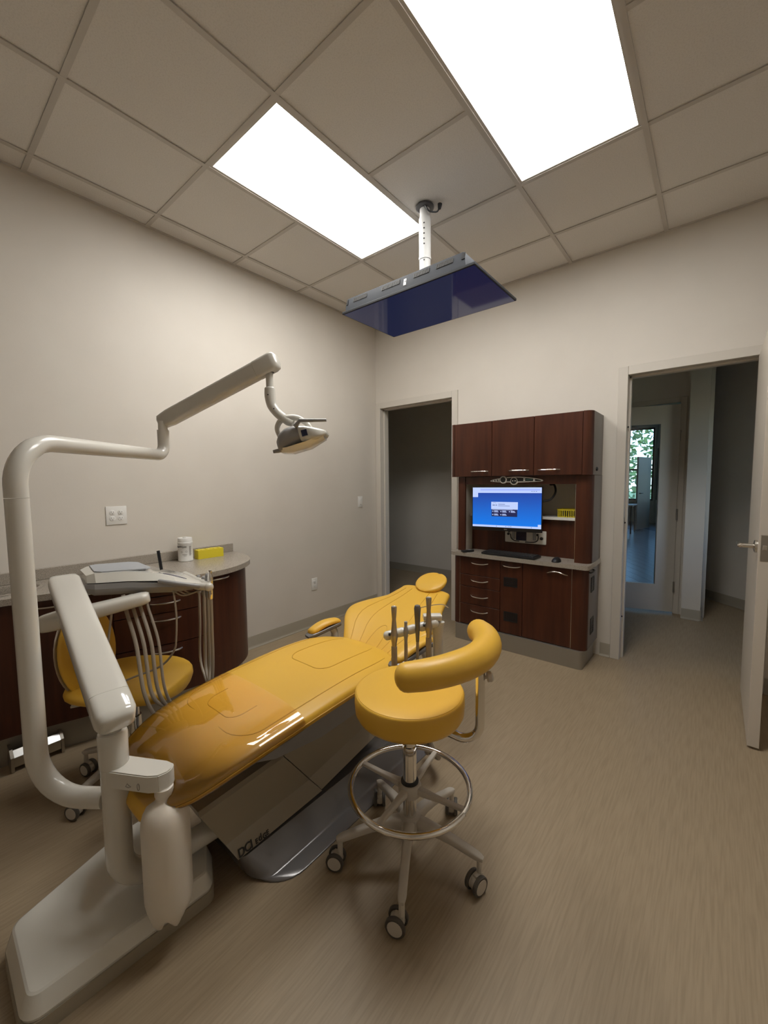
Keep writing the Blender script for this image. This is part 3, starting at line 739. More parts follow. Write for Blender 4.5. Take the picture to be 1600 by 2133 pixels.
def ui(name, u0, u1, v0, v1, m, lift):
    b = NB(); mbox(b, -sx + SWd * u0, -sx + SWd * u1, s0 + SHt * v0, s0 + SHt * v1, .0012, .0012 + lift); return put(name, b, m, sc)
ui('toolbar', 0, 1, .865, 1, SCR_W, .0004); ui('menu_panel', 0, .082, .755, .865, SCR_W, .0004); ui('taskbar', 0, 1, 0, .05, SCR_W, .0004); ui('corner_icon', .955, 1, .05, .105, SCR_W, .0004)
ui('address_line', .12, .98, .925, .965, emis('screen_pale', (.36, .47, 1.0), 1.), .0007)
ui('card', .285, .675, .455, .64, SCR_W, .0006); ui('card_panel', .292, .668, .275, .455, SCR_N, .0006)
b = NB()
for u0, u1, v0, v1 in ((.39, .49, .575, .59), (.39, .56, .535, .548), (.305, .34, .545, .57), (.35, .372, .545, .57)): mbox(b, -sx + SWd * u0, -sx + SWd * u1, s0 + SHt * v0, s0 + SHt * v1, .0018, .0021)
t = NB(); c = mc + mr * (-sx + SWd * .335) + UZ * (s0 + SHt * .60) + mn * .0019
tube(b, [c + mr * .012 * math.cos(a) + UZ * .008 * math.sin(a) for a in (PI, PI * .8, PI * .6, PI * .4, PI * .2, 0)], .0012, 6, 1); t.free()
put('card_text', b, SCR_G, sc)
b = NB()
for u, v in ((.31, .40), (.43, .40), (.555, .40), (.31, .32), (.43, .32)):
    lathe(b, [(.0045, 0), (.0045, .0004)], mc + mr * (-sx + SWd * (u + .0)) + UZ * (s0 + SHt * v) + mn * .0018, mn, 10)
    mbox(b, -sx + SWd * (u + .02), -sx + SWd * (u + .075), s0 + SHt * (v + .004), s0 + SHt * (v + .020), .0018, .0022); mbox(b, -sx + SWd * (u + .02), -sx + SWd * (u + .085), s0 + SHt * (v - .020), s0 + SHt * (v - .006), .0018, .0022)
mbox(b, -sx + SWd * .30, -sx + SWd * .60, s0 + SHt * .438, s0 + SHt * .446, .0018, .0022)
put('card_list', b, SCR_W, sc)
b = NB()
for u in (.36, .50, .535, .56, .575, .86): mbox(b, -sx + SWd * u, -sx + SWd * (u + .012), s0 + SHt * .016, s0 + SHt * .034, .0016, .0019)
for u in (.86, .89, .92): mbox(b, -sx + SWd * u, -sx + SWd * (u + .016), s0 + SHt * .90, s0 + SHt * .915, .0016, .0019)
put('small_icons', b, SCR_G, sc)
put('badge', mbox(NB(), -.012, .012, -MH + .012, -MH + .018, .0, .0008), GREYP, r)
b = NB(); tube(b, [mc - mn * .04, mc - mn * .12 + mr * .02, V((1.62, -.014, 1.15))], .016, 12, 4); put('arm', b, GREYD, r)
b = NB(); tube(b, [(1.90, -.24, 1.21), (1.955, -.22, 1.225), (1.985, -.20, 1.28), (1.97, -.18, 1.335), (1.93, -.15, 1.34)], .008, 10, 6)
thing('power_cable', b, BLACK, 'black cable looping out beside the right edge of the monitor', 'cable')
# keyboard, mouse, handset
r = root('keyboard', 'black keyboard on the back worktop', 'keyboard', (1.68, -.33, CT2))
ka = math.radians(-2.5); kr = V((math.cos(ka), math.sin(ka), 0)); kn = V((-kr.y, kr.x, 0)); kc = V((1.678, -.312, CT2 + .010))
b = NB(); obox(b, kc, kr, kn, UZ, (.222, .072, .009), .004, 2); put('body', b, BLACK, r)
b = NB()
for i in range(18):
    for j in range(6): obox(b, kc + kr * (-.2 + .0235 * i) + kn * (-.055 + .021 * j) + UZ * .0115, kr, kn, UZ, (.0095, .0085, .003), .0012, 1)
put('keys', b, BLACK, r, kind='stuff')
b = NB(); mcx, mcy = 2.045, -.345; rings = []
for i in range(9):
    t = i / 8; x = math.cos(PI * t); rr = max(.02, math.sqrt(max(0, 1 - x * x))); rings.append([V((mcx + .032 * rr * math.cos(a), mcy - .052 * x, CT2 + .0005 + (.034 * rr * (1 - .2 * x) * max(0, math.sin(a))))) for a in [PI * 2 * k / 16 for k in range(16)]])
ringloft(b, rings); thing('computer_mouse', b, BLACK, 'black computer mouse at the right end of the back worktop', 'mouse')
r = root('handset', 'small black handset at the left end of the back worktop', 'handset', (1.315, -.35, CT2))
b = NB(); obox(b, (1.315, -.35, CT2 + .009), V((.45, .89, 0)), V((-.89, .45, 0)), UZ, (.055, .022, .008), .005, 2); put('body', b, BLACK, r)
b = NB(); obox(b, (1.325, -.33, CT2 + .0176), V((.45, .89, 0)), V((-.89, .45, 0)), UZ, (.015, .012, .001)); put('screen', b, GREYP, r)
# yellow slotted basket on the shelf
r = root('basket', 'yellow slotted plastic basket on the niche shelf', 'basket', (2.065, -.105, 1.0865))
x0, x1, y0, y1, zb, zt = 1.99, 2.145, -.165, -.045, 1.087, 1.150
b = NB(); box(b, (x0 + .008, y0 + .008, zb), (x1 - .008, y1 - .008, zb + .003)); put('bottom', b, YPLAST, r)
b = NB()
for lo, hi in (((x0, y0, zt - .012), (x1, y0 + .004, zt)), ((x0, y1 - .004, zt - .012), (x1, y1, zt)), ((x0, y0, zt - .012), (x0 + .004, y1, zt)), ((x1 - .004, y0, zt - .012), (x1, y1, zt))): box(b, lo, hi)
box(b, (x0 - .008, y0 + .03, zt - .004), (x0 + .001, y1 - .03, zt)); put('rim', b, YPLAST, r)
b = NB()
for k in range(10):
    x = x0 + .006 + (x1 - x0 - .012) * k / 9
    for y in (y0 + .0045, y1 - .0045): box(b, (x - .0022, y - .0015, zb), (x + .0022, y + .0015, zt - .011))
for k in range(1, 8):
    y = y0 + .006 + (y1 - y0 - .012) * k / 8
    for x in (x0 + .0045, x1 - .0045): box(b, (x - .0015, y - .0022, zb), (x + .0015, y + .0022, zt - .011))
put('slats', b, YPLAST, r, kind='stuff')

# ================================================================ CEILING TELEVISION
r = root('ceiling_television', 'dark flat television hung face down from the ceiling pole', 'television', (1.575, -1.38, 2.40))
tx0, tx1, ty0, ty1, tz = 1.13, 2.02, -1.635, -1.12, 2.398
put('bezel', box(NB(), (tx0, ty0, tz), (tx1, ty1, tz + .014), .002, 1), TVBODY, r)
put('screen', box(NB(), (tx0 + .008, ty0 + .008, tz - .0012), (tx1 - .008, ty1 - .008, tz + .001)), TVSCR, r)
b = NB(); rr = [rrect(tx0 + d * .5, ty0 + e_, tx1 - d, ty1 - d, .004, 2) for d, e_ in ((.050, .003), (.052, .005), (.066, .014))]
ringloft(b, [[V((x, y, z)) for x, y in q] for q, z in zip(rr, (tz + .0135, tz + .040, tz + .085))]); back = put('back_casing', b, mat('television_back', (.040, .044, .052), .6, spec=.25), r, ang=20)
def tvslot(name, x0, x1, m, n=10, z0=.050, z1=.074):
    b = NB()
    for k in range(n):
        x = x0 + (x1 - x0) * k / n
        yy = ty0 + .0065; obox(b, (x + (x1 - x0) / n * .3, yy + .0015, tz + (z0 + z1) / 2), (1, 0, 0), V((0, .981, -.196)), V((0, .196, .981)), ((x1 - x0) / n * .3, .0022 if n == 1 else .0016, (z1 - z0) / 2))
    put(name, b, m, back)
for x0, x1 in ((1.22, 1.33), (1.44, 1.57), (1.66, 1.76)): tvslot('vent', x0, x1, RUBBER, 14)
tvslot('speaker_grille', 1.80, 1.90, RUBBER, 16)
tvslot('socket', 1.945, 1.975, BLACK, 1, .046, .078); tvslot('socket', 1.165, 1.185, BLACK, 1, .046, .078)
tvslot('warning_sticker', 1.595, 1.622, WPLAST, 1, .030, .066); tvslot('sticker_mark', 1.600, 1.617, GREYD, 1, .046, .056)
r = root('television_pole', 'white drop pole with holes holding the ceiling television', 'pole', (1.5, -1.277, H))
px, py = 1.5, -1.277
put('flange', lathe(NB(), [(.055, -.0015), (.055, -.012), (.042, -.018), (.036, -.018)], (px, py, H), seg=28), GREYD, r)
put('upper_tube', lathe(NB(), [(.031, -.012), (.031, -.060), (.036, -.075), (.036, -.30), (.038, -.302), (.038, -.316), (.035, -.317)], (px, py, H), seg=24), POLEW, r)
put('lower_tube', lathe(NB(), [(.034, -.316), (.034, -.475), (.036, -.477), (.036, -.52), (.034, -.567)], (px, py, H), seg=24), POLEW, r)
b = NB(); hv = V((.72, -.69, 0))
for z in (-.115, -.145, -.175, -.205, -.235, -.33): lathe(b, [(.0045, 0), (.0045, .0012)], V((px, py, H + z)) + V((.42, -.91, 0)).normalized() * .0355, V((.42, -.91, 0)), 10)
put('holes', b, BLACK, r)
b = NB(); tube(b, [(1.525, -1.31, H - .02), (1.545, -1.30, H - .055), (1.58, -1.27, H - .06), (1.59, -1.255, H - .035)], .0045, 8, 6); cb = put('cord', b, BLACK, r)
b = NB(); tube(b, [(1.59, -1.255, H - .040), (1.592, -1.252, H - .012)], [.009, .014], 10, 1); put('plug', b, BLACK, cb)
put('mount_plate', box(NB(), (1.44, -1.36, 2.484), (1.60, -1.20, 2.492), .002, 1), GREYD, r)

# ================================================================ DENTAL CHAIR
CX = 1.58
ch = root('dental_chair', 'reclined yellow dental chair with a long padded leg rest in mid room', 'dental chair', (CX, -2.3, 0))
SEAT = [(-3.035, .155, .455, .030), (-3.0, .195, .478, .033), (-2.95, .232, .500, .036), (-2.85, .262, .530, .038), (-2.7, .276, .553, .040), (-2.5, .282, .570, .042), (-2.3, .284, .580, .044), (-2.15, .282, .576, .045), (-2.06, .262, .566, .045), (-2.0, .215, .555, .044)]
# refine along y
sp = spline([(y, w, z) for y, w, z, h in SEAT], 5); sh = lerp_list([h for *_, h in SEAT], len(sp))
st = []
for i, p in enumerate(sp):
    a = sp[max(i - 1, 0)]; c = sp[min(i + 1, len(sp) - 1)]; sl = (c.z - a.z) / max(c.x - a.x, 1e-4)
    st.append(((CX, p.x, p.z - sh[i]), (1, 0, 0), V((0, -sl, 1)), p.y, sh[i], 0, .008))
b = NB(); cushion(b, st, 3.2, 48, .035); seat = put('seat_cushion', b, YELLOW, ch, ang=60)
def seat_pt(f, y, lift=.0):
    """point on the top of the seat at fraction f of the half width"""
    for i in range(len(sp) - 1):
        if sp[i].x <= y <= sp[i + 1].x:
            t = (y - sp[i].x) / (sp[i + 1].x - sp[i].x); w = sp[i].y + (sp[i + 1].y - sp[i].y) * t; z = sp[i].z + (sp[i + 1].z - sp[i].z) * t; h = sh[i]; break
    else: w, z, h = sp[-1].y, sp[-1].z, sh[-1]
    n = 3.2; x = abs(f); zz = (1 - x ** n) ** (1 / n)
    return V((CX + f * w, y, z - h + h * zz + .008 * (1 - f * f) + lift))
def useam(f, yr, yf_, k=.10):
    pts = [seat_pt(f, yr + (yf_ + k - yr) * i / 14) for i in range(15)]
    for i in range(1, 9):
        a = PI / 2 * i / 8; pts.append(seat_pt(f * (1 - .45 * (1 - math.cos(a))), yf_ + k - k * math.sin(a)))
    return pts
def seam(pts, parent, r=.0022, m=YSEAM): return put('seam', tube(NB(), pts, r, 6, 1), m, parent)
L_ = useam(.80, -2.06, -2.80, .09); R_ = useam(-.80, -2.06, -2.80, .09); seam(L_ + R_[::-1], seat)
L_ = useam(.42, -2.02, -2.36, .07); R_ = useam(-.42, -2.02, -2.36, .07); seam(L_ + R_[::-1], seat)
L_ = useam(.36, -2.66, -2.76, .05); R_ = useam(-.36, -2.66, -2.76, .05); seam(L_ + R_[::-1], seat)
for sgn in (1, -1): 
    pts = []
    for i, p in enumerate(sp[:-2]):
        pts.append(V((CX + sgn * (p.y + .0005), p.x, p.z - sh[i] * 1.0)))
    seam(pts, seat, .0025)
# clear glossy cover over the foot end
b = NB(); rings = []
for i, s in enumerate(st):
    if s[0][1] > -2.56: break
    C, Wd, N, hw, hh, cu_, cr_ = s; C, Wd, N = V(C), V(Wd), V(N).normalized(); r_ = []
    for k in range(49):
        a = math.radians(-38) + math.radians(256) * k / 48
        x, z = se(a, 3.2); r_.append(C + Wd * (hw + .0025) * x + N * ((hh + .0025) * z + (cr_ * (1 - x * x) if z > 0 else 0)))
    rings.append(r_)
ringloft(b, rings, False, False); put('toe_cover', b, CLEAR, ch, ang=80, label='clear glossy plastic sleeve over the foot end')
# backrest: spine in the y-z plane
BK = [(-1.985, .435, .150), (-1.93, .468, .170), (-1.86, .512, .222), (-1.79, .555, .282), (-1.72, .588, .300), (-1.64, .618, .265), (-1.55, .648, .215), (-1.46, .674, .186), (-1.41, .690, .172)]
bs = spline([(y, z, w) for y, z, w in BK], 5); bst = []
for i, p in enumerate(bs):
    a = bs[max(i - 1, 0)]; c = bs[min(i + 1, len(bs) - 1)]; d = V((0, c.x - a.x, c.y - a.y)).normalized()
    t = i / (len(bs) - 1); bst.append(((CX, p.x, p.y), (1, 0, 0), V((0, -d.z, d.y)), p.z, .034, .055 * math.sin(PI * min(1, t * 1.15 + .1)), 0))
b = NB(); cushion(b, bst, 2.7, 44, .03); back_ = put('backrest', b, YELLOW, ch, ang=60)
def back_pt(f, t):
    q = t * (len(bst) - 1); i = min(int(q), len(bst) - 2); k = q - i
    def one(s):
        C, Wd, N, hw, hh, cu_, _ = s; N = V(N); x = abs(f); zz = (1 - x ** 2.7) ** (1 / 2.7)
        return V(C) + V((1, 0, 0)) * hw * f + N * (hh * zz + cu_ * f * f)
    return one(bst[i]).lerp(one(bst[i + 1]), k)
for f in (.72, -.72, .42, -.42): seam([back_pt(f * (1 - .12 * t / 14), .02 + .90 * t / 14) for t in range(15)], back_)
pts = [back_pt(f, .06 + .34 * math.cos(f / .22 * PI / 2) ** .5) if abs(f) < .2199 else back_pt(f, .06) for f in [-.22 + .44 * k / 16 for k in range(17)]]; seam(pts, back_)
# headrest
hc = V((CX + .028, -1.375, .742)); hl = V((.10, .90, .42)).normalized(); hn = V((0, -.42, .90)); hn = (hn - hl * hn.dot(hl)).normalized(); hw_ = hl.cross(hn)
b = NB(); hst = []
for i in range(17):
    t = -math.cos(PI * i / 16) * .985; k = math.sqrt(1 - t * t); hst.append((hc + hl * .092 * t, hw_, hn, .100 * k ** .9, .010 + .020 * k, .012, 0))
cushion(b, hst, 2.2, 36); hr = put('headrest', b, YELLOW, ch, ang=70)
b = NB(); sweep(b, [V((CX, -1.45, .655)), V((CX, -1.42, .695)), hc - hn * .03], .03, .006, (1, 0, 0), 4, 16, 4); put('headrest_bracket', b, SILVERP, ch)
# armrests
for sgn, tl in ((-1, 1), (1, 1)):
    ax_ = CX + sgn * .325
    p0, p1 = (V((1.272, -2.045, .566)), V((1.305, -1.905, .592))) if sgn < 0 else (V((1.885, -2.085, .592)), V((1.925, -1.905, .634)))
    ar = NB(); dd = (p1 - p0).normalized(); st_ = []
    for i in range(7):
        t = i / 6; p = p0.lerp(p1, t) + UZ * .012 * math.sin(PI * t); st_.append((p, (1, 0, 0), V((0, -dd.z, dd.y)), .030 + .005 * math.sin(PI * t), .014, 0, .004))
    base = NB(); sweep(base, [p0 - dd * .035 - UZ * .020, p0 - UZ * .018, p1 - UZ * .018, p1 + dd * .02 - UZ * .018], [.024, .034, .034, .030], [.008, .013, .013, .012], n=4, sm=3)
    am = put('armrest', base, SILVERP, ch)
    cushion(ar, st_, 2.6, 28, .022); put('pad', ar, YELLOW, am, ang=70)
    b = NB(); tube(b, [p1 - dd * .03 - UZ * .025, V((p1.x, p1.y - .01, .53)), V((CX + sgn * .26, -1.92, .47)), V((CX + sgn * .12, -1.95, .44))], [.020, .020, .022, .022], 12, 5); put('support', b, WHITEP, am)
# underside frame, lift arm covers, floor plate
b = NB(); prism(b, rrect(CX - .19, -2.88, CX + .185, -2.02, .05), .455, .485); put('seat_frame', b, GREYP, ch)
b = NB(); ringloft(b, [[V((CX - .15, y, z0)), V((CX + .15, y, z0)), V((CX + .15, y, z1)), V((CX - .15, y, z1))] for y, z0, z1 in ((-2.80, .43, .46), (-2.62, .36, .46), (-2.4, .33, .47), (-2.05, .34, .48))]); put('lift_arm', b, GREYP, ch)
def skirt(y0b, y0t, y1b, y1t, zb, zt, zb1, zt1, xr, ins=0.):
    """sloped side cover: parallelogram side walls with a flared lower band"""
    rings = []; n = 8
    for i in range(n + 1):
        t = i / n
        yb, yt = y0b + (y1b - y0b) * t, y0t + (y1t - y0t) * t
        zB, zT = zb + (zb1 - zb) * t, zt + (zt1 - zt) * t
        zc = zB + (zT - zB) * .24; yc = yb + (yt - yb) * .24; w = xr - CX - ins * t
        rings.append([V((CX - w - .034, yb, zB)), V((CX + w + .034, yb, zB)), V((CX + w, yc, zc)), V((CX + w - .005, yt, zT - .012)), V((CX + w - .017, yt, zT)), V((CX - w + .017, yt, zT)), V((CX - w + .005, yt, zT - .012)), V((CX - w, yc, zc))])
    b = NB(); ringloft(b, rings); return b
cov = put('lower_cover', skirt(-2.785, -2.890, -2.405, -2.560, .092, .308, .104, .330, 1.70), TAUPE, ch, ang=12)
rt = V((0, 1, .03)).normalized(); upv = V((-.5, -.3, .9)); nrm_ = V((.86, 0, .5)); 
o0 = V((1.7335, -2.778, .099)); uu = (V((1.70, -2.81, .145)) - V((1.734, -2.785, .0925))); uu = V((uu.x, 0, uu.z)).normalized()
def letters(s, size, along, lift): return text_bm(s, size, o0 + rt * along + uu * lift + V((uu.z, 0, -uu.x)) * .0015, rt, uu, .0006, .12, .9, None, .0007)
lt = NB(); merge(lt, letters('DCI', .035, -.006, -.003)); merge(lt, letters('E', .020, .060, -.002)); merge(lt, letters('d', .028, .073, -.002)); merge(lt, letters('G', .021, .089, -.005)); merge(lt, letters('E', .020, .105, -.002))
put('lettering', lt, INK, cov, label='black lettering DCI edge', weld=False)
put('upper_cover', skirt(-2.403, -2.556, -1.98, -2.02, .105, .330, .150, .40, 1.695, .02), TAUPE, ch, ang=12)
b = NB(); obox(b, (1.697, -2.528, .345), V((0, .83, .55)), V((0, -.55, .83)), V((1, 0, 0)), (.016, .012, .010), .005, 3); put('pivot_knob', b, GREYP, ch)
b = NB(); rings = []
for k, (z, t) in enumerate(((.001, 0), (.005, .0), (.0068, .03), (.0115, .42), (.0135, .465), (.0165, .50), (.021, .535), (.030, .59), (.088, 1.))):
    x0, x1 = 1.285 + (1.425 - 1.285) * t, 1.868 + (1.737 - 1.868) * t; y0, y1 = -2.735 - .045 * t, -1.70 - .10 * t
    rings.append([V((x, y, z)) for x, y in rrect(x0, y0, x1, y1, .13 - .10 * t, 8)])
ringloft(b, rings); put('floor_plate', b, SILVERP, ch, ang=40)
b = NB(); tube(b, [(1.66, -2.80, .40), (1.63, -2.78, .32), (1.60, -2.82, .22), (1.58, -2.80, .14)], .014, 10, 5); put('cable_sleeve', b, TAUPE, ch)

# ================================================================ FLOOR BOX, DELIVERY UNIT, LIGHT
ub = root('floor_box', 'glossy white utility box on the floor at the foot of the chair', 'utility box', (1.5, -3.1, 0))
def fillet(pts, n=6):
    out = []
    for i, (x, y, r) in enumerate(pts):
        p, a, c = V((x, y)), V(pts[i - 1][:2]), V(pts[(i + 1) % len(pts)][:2]); u, w = (a - p).normalized(), (c - p).normalized()
        h = u.angle(w) / 2; d = r / math.tan(h); o = p + (u + w).normalized() * (r / math.sin(h)); v0, v1 = p + u * d - o, p + w * d - o
        a0 = math.atan2(v0.y, v0.x); da_ = math.atan2(v1.y, v1.x) - a0; da_ = (da_ + PI) % (2 * PI) - PI
        out += [(o.x + r * math.cos(a0 + da_ * k / n), o.y + r * math.sin(a0 + da_ * k / n)) for k in range(n + 1)]
    return out
ol = fillet([(1.398, -3.332, .055), (1.690, -3.338, .045), (1.714, -2.868, .032), (1.60, -2.81, .06), (1.27, -2.81, .06), (1.285, -3.01, .25)])
def inset(poly, d):
    n = len(poly); out = []; sg = 1 if sum(poly[i - 1][0] * poly[i][1] - poly[i][0] * poly[i - 1][1] for i in range(n)) > 0 else -1
    for i in range(n):
        a, b2 = V(poly[i - 1]), V(poly[(i + 1) % n]); t = (b2 - a).normalized(); nn = V((-t.y, t.x))
        q = V(poly[i]) + nn * d * sg
        out.append((q.x, q.y))
    return out
b = NB(); ringloft(b, [[V((x, y, z)) for x, y in inset(ol, d)] for z, d in ((.0415, .002), (.050, .000), (.088, .013), (.096, .0165), (.0995, .022), (.1, .026))]); put('lid', b, WHITEG, ub, ang=25)
b = NB(); ringloft(b, [[V((x, y, z)) for x, y in inset(ol, d)] for z, d in ((.0005, -.003), (.041, -.002))]); put('plinth', b, TAUPE, ub, ang=50)

C0 = V((1.592, -3.087, 0)); CRr = .036
du = root('delivery_unit', 'white column with a swing arm and instrument tray beside the chair foot', 'delivery unit', (C0.x, C0.y, .1))
elb = bend(C0 + UZ * .6, C0 + UZ * .155, C0 + V((.02, .300, .155)), .10, 10)
b = NB(); tube(b, [C0 + UZ * .648] + elb + [C0 + V((.02, .300, .155))], CRr, 24, 1); put('column', b, WHITEP, du)
put('collar', lathe(NB(), [(CRr + .001, .545), (CRr + .0025, .548), (CRr + .0025, .640), (CRr, .648), (.028, .650), (.026, .640)], C0, seg=28), WHITEP, du)
put('neck', lathe(NB(), [(.026, .640), (.024, .672), (.03, .682)], C0, seg=24), WHITEP, du)
A0, A1 = V((1.620, -3.088, .715)), V((.925, -3.040, .998)); ad = (A1 - A0).normalized()
b = NB(); sweep(b, [A0 + ad * .055, A0.lerp(A1, .5), A1 - ad * .03, A1 - ad * .008, A1], [.053, .052, .051, .045, .034], [.032, .030, .026, .022, .014], n=4.5, seg=32); put('swing_arm', b, WHITEP, du, ang=50)
b = NB(); sweep(b, [A0 - ad * .048, A0 - ad * .042, A0 - ad * .02, A0 + ad * .053], [.034, .044, .052, .0535], [.020, .030, .036, .0335], n=4., seg=32); put('arm_end_cap', b, WHITEG, du, ang=50)
pv = V((.955, -3.060, 0))
put('pivot_post', tube(NB(), [pv + UZ * .975, pv + UZ * .86], .016, 16, 1), WHITEP, du)
E0, E1 = V((.915, -3.10, .828)), V((1.045, -2.80, .880))
b = NB(); ed = (E1 - E0).normalized(); sweep(b, [E0 - ed * .03, E0 - ed * .015, E0 + ed * .03, E0.lerp(E1, .5), E1, E1 + ed * .03], [.024, .036, .046, .044, .042, .026], [.020, .032, .036, .030, .026, .018], n=3., seg=24, sm=3); put('tray_arm', b, WHITEP, du, ang=50)
# tray head: loft along its length, nose towards the patient
T0 = V((.80, -2.950, 0)); tdv = V((.12, .99, 0)).normalized(); tsv = V((tdv.y, -tdv.x, 0))
def tp(a, s, z): return T0 + tdv * a + tsv * s + UZ * z
def tray_loft(rows):
    b = NB(); rings = []
    for a, sL, sR, zb, zm, zt, ins in rows:
        rings.append([tp(a, -sL + .02, zb), tp(a, sR - .03, zb), tp(a, sR, zm), tp(a, sR - ins, zt), tp(a, -sL + ins, zt), tp(a, -sL, zm)])
    ringloft(b, rings); return b
put('tray_underside', tray_loft([(.00, .12, .10, .915, .935, .950, .006), (.03, .14, .125, .898, .930, .952, .003), (.14, .15, .165, .892, .925, .949, .003), (.30, .15, .262, .886, .915, .930, .003), (.38, .13, .270, .884, .902, .914, .003), (.43, .10, .24, .886, .896, .904, .003)]), GREYP, du, ang=20)
put('tray_top', tray_loft([(.008, .115, .095, .950, .955, .985, .02), (.035, .137, .122, .951, .956, .994, .026), (.14, .147, .162, .949, .953, .990, .030), (.24, .145, .215, .940, .946, .978, .035), (.31, .138, .255, .929, .934, .954, .04), (.38, .118, .262, .914, .918, .926, .04), (.43, .095, .232, .904, .906, .910, .04)]), WHITEG, du, ang=20)
b = NB(); ringloft(b, [[tp(a, s, z - max(0, a - .14) * .10) for a, s in ((.045, -.105), (.038, .065), (.060, .098), (.225, .120), (.250, .095), (.240, -.09), (.205, -.112), (.07, -.118))] for z in (.9930, .9985)])
put('tray_mat', b, MATGREY, du, label='grey silicone mat')
b = NB(); ringloft(b, [[tp(a, s, z - (a - .28) * .381) for a, s in ((.28, .170), (.355, .208), (.372, .200), (.352, .150), (.30, .140))] for z in (.9640, .9668)])
put('touch_pad', b, mat('touch_pad_film', (.13, .13, .19), .2), du)
b = NB(); sweep(b, [tp(.25, .222, .945), tp(.29, .262, .935), tp(.40, .280, .902)], [.010, .012, .012], [.008, .010, .010], n=3, seg=14); put('side_handle', b, GREYP, du)
b = NB(); tube(b, [tp(.395, .255, .900), tp(.435, .300, .898)], [.016, .018], 14, 1, True)
tube(b, [tp(.435, .305, .897), tp(.445, .20, .897), tp(.445, -.06, .897)], [.020, .017, .016], 14, 1, True); put('holder_bar', b, WHITEP, du)
put('cap_screw', lathe(NB(), [(.007, 0), (.006, .004), (0, .005)], tp(.428, .312, .899), (.75, -.65, .05), 12), NICKEL, du)
b = NB(); tube(b, [tp(.30, .075, .965), tp(.295, .055, 1.055)], .0075, 8, 1); put('pen_holder', b, BLACK, du, label='black upright stick at the tray')
for k in range(3):
    y = .40 + .02 * k; b = NB(); tube(b, [tp(y - .10, .235, .893), tp(y - .06, .25 - .01 * k, .866), tp(y + .0, .27 - .01 * k, .880)], .0035, 6, 5); put('tubing', b, HOSE, du)
# handpieces hanging at the holder with their hose loops back to the tray
cols = [(.275, 'chrome air and water syringe in the holder nearest the viewer on the tray', 'chrome'), (.235, 'grey turbine connector second along the tray holder', 'grey'), (.185, 'grey hose connector third along the tray holder', 'grey2'), (.12, 'grey hose connector farthest along the tray holder', 'grey3')]
for i, (sd, lab, kind) in enumerate(cols):
    base = tp(.452, sd, .885); r = root('handpiece', lab, 'handpiece', base, 'handpieces at the tray holder')
    hgt = (.080, .055, .035, .030)[i]
    prof = [(.0085, -.055), (.010, -.050), (.011, -.02), (.0095, .0), (.0125, .02), (.011, hgt * .75), (.0085, hgt - .01), (.0095, hgt), (.006, hgt + .006), (0, hgt + .007)]
    put('body', lathe(NB(), prof, base, (.03, 0, 1), 16), CHROME if i == 0 else GREYP, r)
    q = tp(.125 + .026 * i, .150 + .010 * i, .893); low = .335 + .03 * ((i * 2) % 3)
    pts = [base + V((0, 0, -.05)), base + V((.004, -.004, -.20)), base + V((.006, -.010, -.40)), V((1.150, base.y - .05, low + .02)), V((1.155, (base.y + q.y) / 2, low - .03)), V((1.158, q.y + .06, low + .02)), V((1.152 + .004 * i, q.y, .50)), V((1.085 + .012 * i, q.y, .70)), q + V((.024, 0, -.06)), q]
    put('hose', tube(NB(), pts, .0078 if i < 3 else .006, 10, 8), HOSE, r)
r = root('looped_cable', 'thin grey cable looping under the tray in front of the rear stool', 'cord', (1.1, -2.75, .5))
put('cable', tube(NB(), [(1.075, -2.68, .895), (1.094, -2.68, .79), (1.105, -2.69, .69), (1.10, -2.70, .63), (1.06, -2.74, .565), (1.00, -2.82, .530), (.985, -2.90, .528), (1.0, -2.93, .62), (1.02, -2.90, .885)], .0045, 8, 8), HOSE, r)

# water bottle and its bracket
WB = V((1.737, -3.008, 0)); wr = .0645
b = NB(); d_ = (WB - C0); d_.z = 0; d_.normalize(); s_ = V((-d_.y, d_.x, 0))
poly = []
for a, s in ((.004, -.036), (.140, -.034), (.168, -.026), (.184, -.006), (.186, .012), (.178, .030), (.150, .038), (.004, .038)): q = C0 + d_ * a + s_ * s; poly.append((q.x, q.y))
b = NB(); prism(b, poly, .496, .548); bmesh.ops.bevel(b, geom=b.edges[:], offset=.003, segments=2, affect='EDGES'); br = put('bottle_bracket', b, WHITEP, du)
b = NB()
def bmark(a0, z0, pts_): tube(b, [C0 + d_ * (a0 + x) - s_ * .0352 + UZ * (z0 + z) for x, z in pts_], .0009, 6, 1)
bmark(.112, .514, [(.004 * math.cos(t), .010 * math.sin(t)) for t in [2 * PI * k / 14 for k in range(15)]])
bmark(.070, .510, [(0, 0), (.006, .010), (.012, .004), (.018, .002), (.010, -.002), (0, 0)])
put('bracket_marks', b, GREYINK, br)
prof = [(.0, .112), (.020, .104), (.034, .098), (.044, .104), (.054, .118), (.060, .140), (wr, .165), (wr, .375), (.0625, .395), (.057, .413), (.047, .427), (.034, .435), (.025, .440), (.022, .446), (.022, .452), (.025, .454), (.025, .474), (.020, .476)]
b = NB(); seg = 40; rings = []
for rad, z in [(q, .1 + (zz - .1) * 1.062) for q, zz in prof[::-1]]:
    ring = []
    for k in range(seg):
        a = 2 * PI * k / seg; f = 1.
        zz = z
        if z < .14: zz = z - .016 * (1 - (z - .098) / .042) * math.cos(5 * a) * (1 if rad > .01 else 0)
        pass
        ring.append(WB + V((rad * math.cos(a), rad * math.sin(a), zz)))
    rings.append(ring)
ringloft(b, rings)
thing('water_bottle', b, BOTTLE, 'milky white plastic water bottle hanging from the column bracket', 'bottle', ang=60)

